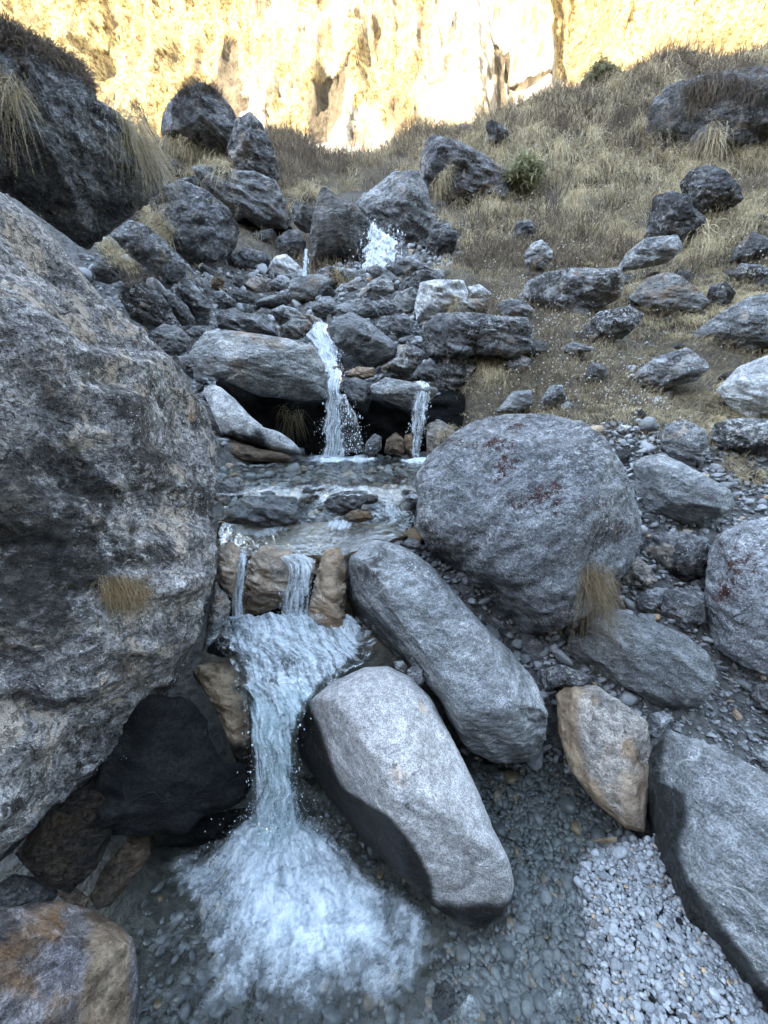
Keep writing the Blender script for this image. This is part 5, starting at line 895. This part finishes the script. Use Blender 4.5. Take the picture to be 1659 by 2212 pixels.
loose(14, lambda n: samp(GRAVEL, n), lambda n, xy: rng.uniform(.018, .03, n), ['pale', 'slab', 'grey', 'tanr'], 'larger flat pebble on the light gravel bank', 'larger pebbles on the gravel bank', sink=.9)

lY = np.array([r[3] for r in lip]); lpy = np.array([r[0] for r in lip]); lz = np.array([P(829, a, b)[2] for a, b in zip(lpy, lY)])
def lip_xy(n):
    b = rng.uniform(1050, 1112, n) ** 1.0; a = rng.uniform(478, 890, n); q = P(a, b, np.interp(b, lpy, lY)); return q[:, :2]
loose(28, lip_xy, lambda n, xy: rng.uniform(.03, .075, n), ['tanr', 'grey', 'slab', 'darkn', 'tanr'], 'flattish stone in the broken water at the outlet of the upper pool', 'stones at the upper pool outlet', zf=lambda xy: np.interp(xy[:, 1], lY[::-1], lz[::-1]) + .005, sink=-.1)

def crag_xy(n):
    y = rng.uniform(7.8, 12.5, n); u = rng.uniform(-.52, -.16, n); return np.stack([u * y, y], 1)
loose(18, crag_xy, lambda n, xy: rng.uniform(.22, .42, n), ['crag', 'dark', 'crag'], 'jagged dark rock scattered on the left slope between the larger boulders', 'jagged rocks on the left slope', name='rock')
# ---------------------------------------------------------------- dry grass, weeds and shrubs
def ribbons(base, d0, L, w, droop, seg=3, tone=None, wob=.1):
    n = len(base); d0 = d0 / np.linalg.norm(d0, axis=1)[:, None]; L = np.broadcast_to(L, n); w = np.broadcast_to(w, n); droop = np.broadcast_to(droop, n)
    t = np.linspace(0, 1, seg + 1); wb = rng.randn(n, 3) * wob
    p = base[:, None] + d0[:, None] * (L[:, None] * t[None])[..., None] + wb[:, None] * (L[:, None] * t[None] ** 2)[..., None]
    p[..., 2] -= (L * droop)[:, None] * t[None] ** 2
    side = np.cross(d0, rng.randn(n, 3)); side /= np.linalg.norm(side, axis=1)[:, None]
    wt = w[:, None] * (1 - .85 * t[None] ** 1.5) * .5
    a = p + side[:, None] * wt[..., None]; b = p - side[:, None] * wt[..., None]
    V = np.stack([a, b], 2).reshape(-1, 3); o = (np.arange(n) * (seg + 1) * 2)[:, None] + (np.arange(seg) * 2)[None]; o = o.ravel()
    F = np.stack([o, o + 1, o + 3, o + 2], 1)
    tone = rng.rand(n) if tone is None else tone
    return V, F, np.repeat(tone, (seg + 1) * 2), p[:, -1]
def merge(parts):
    V = []; F = []; T = []; o = 0
    for v, f, t in parts: V.append(v); F.append(f + o); T.append(t); o += len(v)
    return np.vstack(V), np.vstack(F), np.concatenate(T)
def grad(x, y):
    e = .15; return (H(x + e, y, False) - H(x - e, y, False)) / (2 * e), (H(x, y + e, False) - H(x, y - e, False)) / (2 * e)
def tussocks(x, y, nb, L, w, lean, droop, spread, seg=3, up=1.0, z=None):
    z = H(x, y) if z is None else z; gx_, gy_ = grad(x, y); g = np.hypot(gx_, gy_) + 1e-6; n = len(x); r = np.repeat
    base = np.stack([x, y, z - .01], 1); B_ = r(base, nb, 0); m = n * nb
    sp = r(np.broadcast_to(spread, n), nb); B_[:, :2] += rng.randn(m, 2) * sp[:, None]
    ln = r(lean * np.minimum(g, 1.2), nb); d = np.stack([-r(gx_ / g, nb) * ln, -r(gy_ / g, nb) * ln, np.full(m, up)], 1) + rng.randn(m, 3) * .38
    tn = np.clip(r(rng.rand(n), nb) * .6 + rng.rand(m) * .45, 0, 1); Lr = r(np.broadcast_to(L, n), nb) * rng.uniform(.55, 1.15, m)
    return ribbons(B_, d, Lr, r(np.broadcast_to(w, n), nb), r(np.broadcast_to(droop, n), nb) * rng.uniform(.5, 1.3, m), seg, tn)
def fld(x, y, s, seed): return fbm(v3(x, y) * s, 3, seed)
# straw over the right slope
N = 10500; y = np.exp(rng.uniform(math.log(3.7), math.log(19), N)); u = rng.uniform(.06, 1.5, N); x = u * (y + .2)
k = (grassy(x, y) > rng.rand(N)) & ((fld(x, y, .8 / 1, 91) + .25 * smooth(6, 10, y) - .45 * smooth(.55, .2, u) * smooth(9.5, 8, y)) > rng.uniform(-.10, .30, N)); x, y = x[k], y[k]
a = tussocks(x, y, 34, .05 + y * (.024 + .028 * smooth(7, 11, y)) * rng.uniform(.5, 1.3, len(y)), .0022 + .0009 * y, 1.3, 1.0, .010 + .0035 * y)
tag(link('dry_grass', mesh_np('dry_grass', a[0], a[1], False, {'tone': a[2]}), M['straw']), 'straw coloured dry grass hanging down the right slope', 'grass', kind='stuff')
# ground cover of short dead grass
N = 6500; y = np.exp(rng.uniform(math.log(3.5), math.log(11), N)); u = rng.uniform(.08, 1.4, N); x = u * (y + .2); k = grassy(x, y) > rng.rand(N); x, y = x[k], y[k]
a = tussocks(x, y, 12, .05 + .012 * y, .002 + .0008 * y, .5, .5, .03 + .01 * y, 2)
tag(link('short_grass', mesh_np('short_grass', a[0], a[1], False, {'tone': a[2] * .45}), M['straw']), 'short dead grass between the stones of the right slope', 'grass', kind='stuff')
# brown weeds with pale seed heads
N = 5200; y = np.exp(rng.uniform(math.log(3.6), math.log(13), N)); u = rng.uniform(.05, 1.25, N); x = u * (y + .2)
k = (grassy(x, y) > rng.rand(N) * .8) & ((fld(x, y, .9, 95) + .35 * smooth(.75, .2, u)) > rng.uniform(-.1, .45, N)); x, y = x[k], y[k]
a = tussocks(x, y, 9, .05 + .024 * y * rng.uniform(.5, 1.2, len(y)), .0016 + .0007 * y, .15, .05, .03 + .008 * y, 2)
wd_ = link('dried_weeds', mesh_np('dried_weeds', a[0], a[1], False, {'tone': a[2]}), M['brownveg'], kind='stuff', label='thin brown dead weeds standing among the stones of the right slope', cat='weeds')
tips = a[3]; tips = tips[(rng.rand(len(tips)) < .13)]; v, f = blobs(tips, (.0022 + .0011 * tips[:, 1]) * rng.uniform(.6, 1.3, len(tips)), 1)
link('seed_heads', mesh_np('seed_heads', v, f, attrs={'tone': rng.rand(len(v))}), M['fluff'], wd_)
# left slope and the head of the valley
N = 5200; y = np.exp(rng.uniform(math.log(6.5), math.log(21), N)); u = rng.uniform(-.75, .15, N); x = u * (y + .2); k = (grassy(x, y) > rng.rand(N)) & ((fld(x, y, .5, 97)) > rng.uniform(-.3, .25, N)); x, y = x[k], y[k]
a = tussocks(x, y, 16, .09 + .02 * y, .0022 + .0009 * y, .8, .6, .03 + .007 * y)
tag(link('valley_grass', mesh_np('valley_grass', a[0], a[1], False, {'tone': a[2] * .8}), M['straw']), 'dry grass on the left slope and below the sunlit cliff', 'grass', kind='stuff')
N = 7500; y = np.exp(rng.uniform(math.log(8), math.log(20), N)); u = rng.uniform(-.6, 1.4, N); x = u * (y + .2)
k = (grassy(x, y) > rng.rand(N)) & ((fld(x, y, .35, 99) + .5 * smooth(13, 16, y)) > rng.uniform(-.1, .25, N)); x, y = x[k], y[k]
a = tussocks(x, y, 20, .07 + .027 * y * rng.uniform(.6, 1.3, len(y)), .002 + .001 * y, .35, .35, .04 + .012 * y, 2)
tag(link('brown_scrub', mesh_np('brown_scrub', a[0], a[1], False, {'tone': a[2]}), M['brownveg']), 'brown low scrub along the ridge and the head of the valley', 'scrub', kind='stuff')
# tufts that grow on boulders: cast onto what is already built
dg = bpy.context.evaluated_depsgraph_get(); dg.update()
def cast(crop, poly, n):
    pz = tz(crop, poly); q = samp([tuple(a) for a in pz], n); ry = rays(q[:, 0], q[:, 1]); o = []
    for d in ry:
        st = Vector(CAM); dv = Vector(d).normalized()
        for _ in range(4):
            h, loc, nor, _i, ob, _m = S.ray_cast(dg, st, dv)
            if not h: break
            if ob.name.startswith(('dry_', 'short', 'dried', 'seed', 'valley', 'brown', 'spray')): st = loc + dv * .01; continue
            if loc.y < 25: o.append((*loc, *nor))
            break
    return np.array(o) if o else np.zeros((0, 6))
def tuft(label, crop, poly, n, nb, L, w, droop, up=.35, nw=.6, mat='straw', jit=.35, name='grass_tuft', cat='grass tuft', side=0.0, tone=1.0):
    h = cast(crop, poly, n)
    if not len(h): print('NO HIT', label); return
    m = len(h) * nb; B_ = np.repeat(h[:, :3], nb, 0) + rng.randn(m, 3) * .012 * L / .1; d = np.repeat(h[:, 3:], nb, 0) * nw + np.array([side, -.05, up]) + rng.randn(m, 3) * jit
    a = ribbons(B_, d, L * rng.uniform(.45, 1.15, m), w, droop * rng.uniform(.6, 1.3, m), 4)
    link(name, mesh_np(name, a[0], a[1], False, {'tone': a[2] * tone}), M[mat], label=label, cat=cat)
tuft('tan grass cushion growing on the face of the huge left boulder', 'E', [(430,640),(640,630),(645,690),(600,720),(450,720)], 150, 9, .06, .0014, 1.3, up=.0, nw=.4, tone=.9, mat='strawb')
tuft('thin dark wiry grass below the tan cushion on the huge left boulder', 'E', [(500,985),(590,985),(600,1060),(520,1090)], 40, 5, .06, .0012, .9, up=.1, mat='brownveg')
tuft('long hanging straw tuft on the front of the big round boulder', 'F', [(855,595),(935,600),(945,660),(860,665)], 70, 8, .21, .0016, 1.5, up=.0, nw=.25, jit=.2, mat='strawb')
tuft('wisp of dry roots under the big round boulder', 'F', [(740,845),(800,850),(790,885),(750,880)], 16, 5, .07, .0014, 1.0, up=0, nw=.2, mat='brownveg')
tuft('bushy straw tuft hanging over the dark hollow beside the round speckled boulder', 'D', [(345,650),(420,640),(470,700),(480,770),(430,760),(350,720)], 90, 10, .33, .0045, 1.1, up=.25, nw=.3, jit=.25, side=-.1)
tuft('small straw tuft at the left edge of the big round boulder', 'D', [(180,970),(240,945),(240,980),(190,1010)], 25, 8, .14, .003, .9, up=.2, side=-.3)
tuft('brown grass covering the crown of the massive upper left boulder', 'A', [(0,75),(110,130),(220,190),(330,255),(400,345),(420,420),(330,330),(200,260),(80,200),(0,180)], 420, 8, .13, .004, .8, up=.5, mat='brownveg', nw=.8)
tuft('long straw fringe hanging down the right side of the massive upper left boulder', 'A', [(470,440),(540,500),(600,570),(650,650),(640,700),(600,660),(560,600),(500,520)], 130, 9, .40, .0035, 1.3, up=.15, nw=.3, jit=.18, tone=.7)
tuft('straw tuft on the left shoulder of the massive upper left boulder', 'A', [(0,330),(70,350),(90,420),(40,450),(0,440)], 45, 9, .26, .0035, 1.3, up=.1, nw=.3, jit=.25, tone=.6)
tuft('brown cap of grass on the rounded peak boulder', 'A', [(780,395),(870,355),(930,385),(970,440),(900,400),(790,430),(730,470)], 90, 8, .28, .008, .5, up=.7, mat='brownveg')
tuft('straw strip along the slope below the rounded peak boulder', 'A', [(700,580),(780,590),(900,650),(1010,710),(1000,745),(880,720),(760,640)], 190, 9, .42, .009, .9, up=.4)
tuft('yellowish grass below the huge dark rough boulder', 'A', [(590,900),(660,890),(720,960),(760,1040),(700,1020),(620,960)], 110, 9, .28, .006, .8, up=.4)
tuft('pale grass strip at the foot of the massive upper left boulder', 'A', [(420,1060),(480,1040),(560,1110),(600,1180),(520,1160),(440,1110)], 110, 9, .22, .005, .7, up=.5)
tuft('dry weeds behind the edge of the huge left boulder', 'A', [(520,1180),(690,1170),(700,1230),(560,1250)], 70, 6, .25, .003, .1, up=.9, mat='brownveg')
tuft('straw patch on the ground behind the two-toned block', 'A', [(1230,790),(1330,790),(1380,830),(1330,870),(1250,850)], 100, 8, .38, .009, .8, up=.5)
tuft('straw on the grey stone below the layered slab', 'C', [(1170,425),(1230,430),(1230,490),(1190,490)], 30, 8, .16, .005, .5, up=.7)
tuft('brown grass thatch over the large overhanging boulder at the upper right', 'B', [(1270,385),(1320,330),(1450,290),(1659,265),(1659,400),(1560,430),(1400,440),(1290,470)], 260, 9, .34, .009, 1.0, up=.3, nw=.4, mat='brownveg', jit=.3)
tuft('straw strands hanging off the large overhanging boulder', 'B', [(1390,570),(1430,570),(1420,640),(1385,640)], 30, 8, .7, .012, 1.2, up=.1, jit=.12)
tuft('straw sweeping downhill right of the perched pair', 'B', [(1400,940),(1560,910),(1640,930),(1600,1000),(1480,1090),(1380,1180),(1270,1170),(1300,1080)], 330, 10, .48, .007, .9, up=.3, side=-.45, jit=.22)
tuft('straw clump on the triangular boulder', 'B', [(200,810),(270,715),(290,700),(280,770),(250,830),(220,830)], 50, 9, .30, .008, 1.0, up=.2)
tuft('flattened straw grass behind the smooth bluish boulder', 'F', [(1430,140),(1530,110),(1650,190),(1640,250),(1540,230)], 110, 8, .12, .0025, .5, up=.35, side=-.3)
tuft('fringe of straw left of the flat brown-grey stone', 'D', [(235,380),(265,375),(255,430),(228,430)], 20, 8, .24, .005, 1.0, up=.2, jit=.2)
tuft('roots and weeds hanging in the hollow under the broad slab', 'C', [(930,1090),(1020,1110),(1030,1150),(940,1140)], 30, 5, .22, .004, 1.2, up=0, nw=.1, jit=.15, tone=.6)
def shrub(name, label, cat, px, py, Y, hgt, nst, spread, mat, leafmat=None, nleaf=0, ls=.03, thick=.008):
    h = cast('Z', [(px - 3, py - 3), (px + 3, py - 3), (px + 3, py + 3), (px - 3, py + 3)], 3); b0 = np.median(h[:, :3], 0) if len(h) else P(px, py, Y)
    segs = []; tipl = []
    def grow(p, d, L, w, lv):
        q = p + d * L; segs.append((p, q, w, w * .6)); tipl.append(q)
        if lv == 0: return
        for _ in range(3 if lv > 1 else 2):
            dd = d + rng.randn(3) * .42; dd[2] += .12; grow(p + d * L * rng.uniform(.5, 1), dd / np.linalg.norm(dd), L * rng.uniform(.5, .78), w * .6, lv - 1)
    for i in range(nst):
        d = np.array([rng.randn() * spread, rng.randn() * spread, 1.0]); grow(b0 + rng.randn(3) * [hgt * .08, hgt * .08, 0], d / np.linalg.norm(d), hgt * rng.uniform(.32, .48), thick, 3)
    A = np.array([s[0] for s in segs]); Bq = np.array([s[1] for s in segs]); wa = np.array([s[2] for s in segs]); wb_ = np.array([s[3] for s in segs]); dd = Bq - A
    s1 = np.cross(dd, rng.randn(len(dd), 3)); s1 /= np.linalg.norm(s1, axis=1)[:, None]; s2 = np.cross(dd, s1); s2 /= np.linalg.norm(s2, axis=1)[:, None]
    V = []; 
    for k in range(3):
        c, s = math.cos(k * 2.094), math.sin(k * 2.094); o = s1 * c + s2 * s; V += [A + o * wa[:, None], Bq + o * wb_[:, None]]
    V = np.stack(V, 1).reshape(-1, 3); o = np.arange(len(A)) * 6
    F = np.concatenate([np.stack([o + 2 * k, o + 2 * k + 1, o + (2 * k + 3) % 6, o + (2 * k + 2) % 6], 1) for k in range(3)])
    tn = np.repeat(rng.rand(len(A)), 6)
    root = bpy.data.objects.new(name, None); C.objects.link(root); root.location = [float(c) for c in b0]; tag(root, label, cat)
    link('branches', mesh_np('branches', V - b0, F, False, {'tone': tn}), M[mat], root)
    if leafmat:
        T = np.array(tipl)[rng.randint(0, len(tipl), nleaf)] + rng.randn(nleaf, 3) * hgt * .06
        a = ribbons(T - b0, rng.randn(nleaf, 3) + [0, 0, .4], ls, ls * .3, .3, 2); link('leaves', mesh_np('leaves', a[0], a[1], False, {'tone': a[2]}), M[leafmat], root)
shrub('bare_bush', 'leafless dark bush standing in the brown weeds of the right slope', 'bush', 1190, 498, 9.6, 1.0, 9, .35, 'twig', thick=.011)
shrub('bare_bush', 'small leafless twiggy plant left of the darker leafless bush', 'bush', 1150, 520, 9.0, .6, 5, .3, 'twig', thick=.008)
shrub('green_bush', 'small olive green bush on the right ridge', 'bush', 1292, 200, 16, .75, 16, .5, 'twig', 'leafg', 4200, .10)
shrub('green_bush', 'yellow-green feathery clump beside the dark triangular boulder', 'bush', 1128, 440, 11.5, 1.0, 16, .3, 'twig', 'leafg', 4500, .13)
shrub('bare_bush', 'thin bare shrub against the sunlit cliff at the left', 'bush', 320, 290, 12, 1.1, 8, .4, 'twig', thick=.010)
shrub('bare_bush', 'bare twiggy shrub at the right edge above the egg-shaped boulder', 'bush', 1480, 610, 6.5, .5, 6, .45, 'twig', thick=.006)
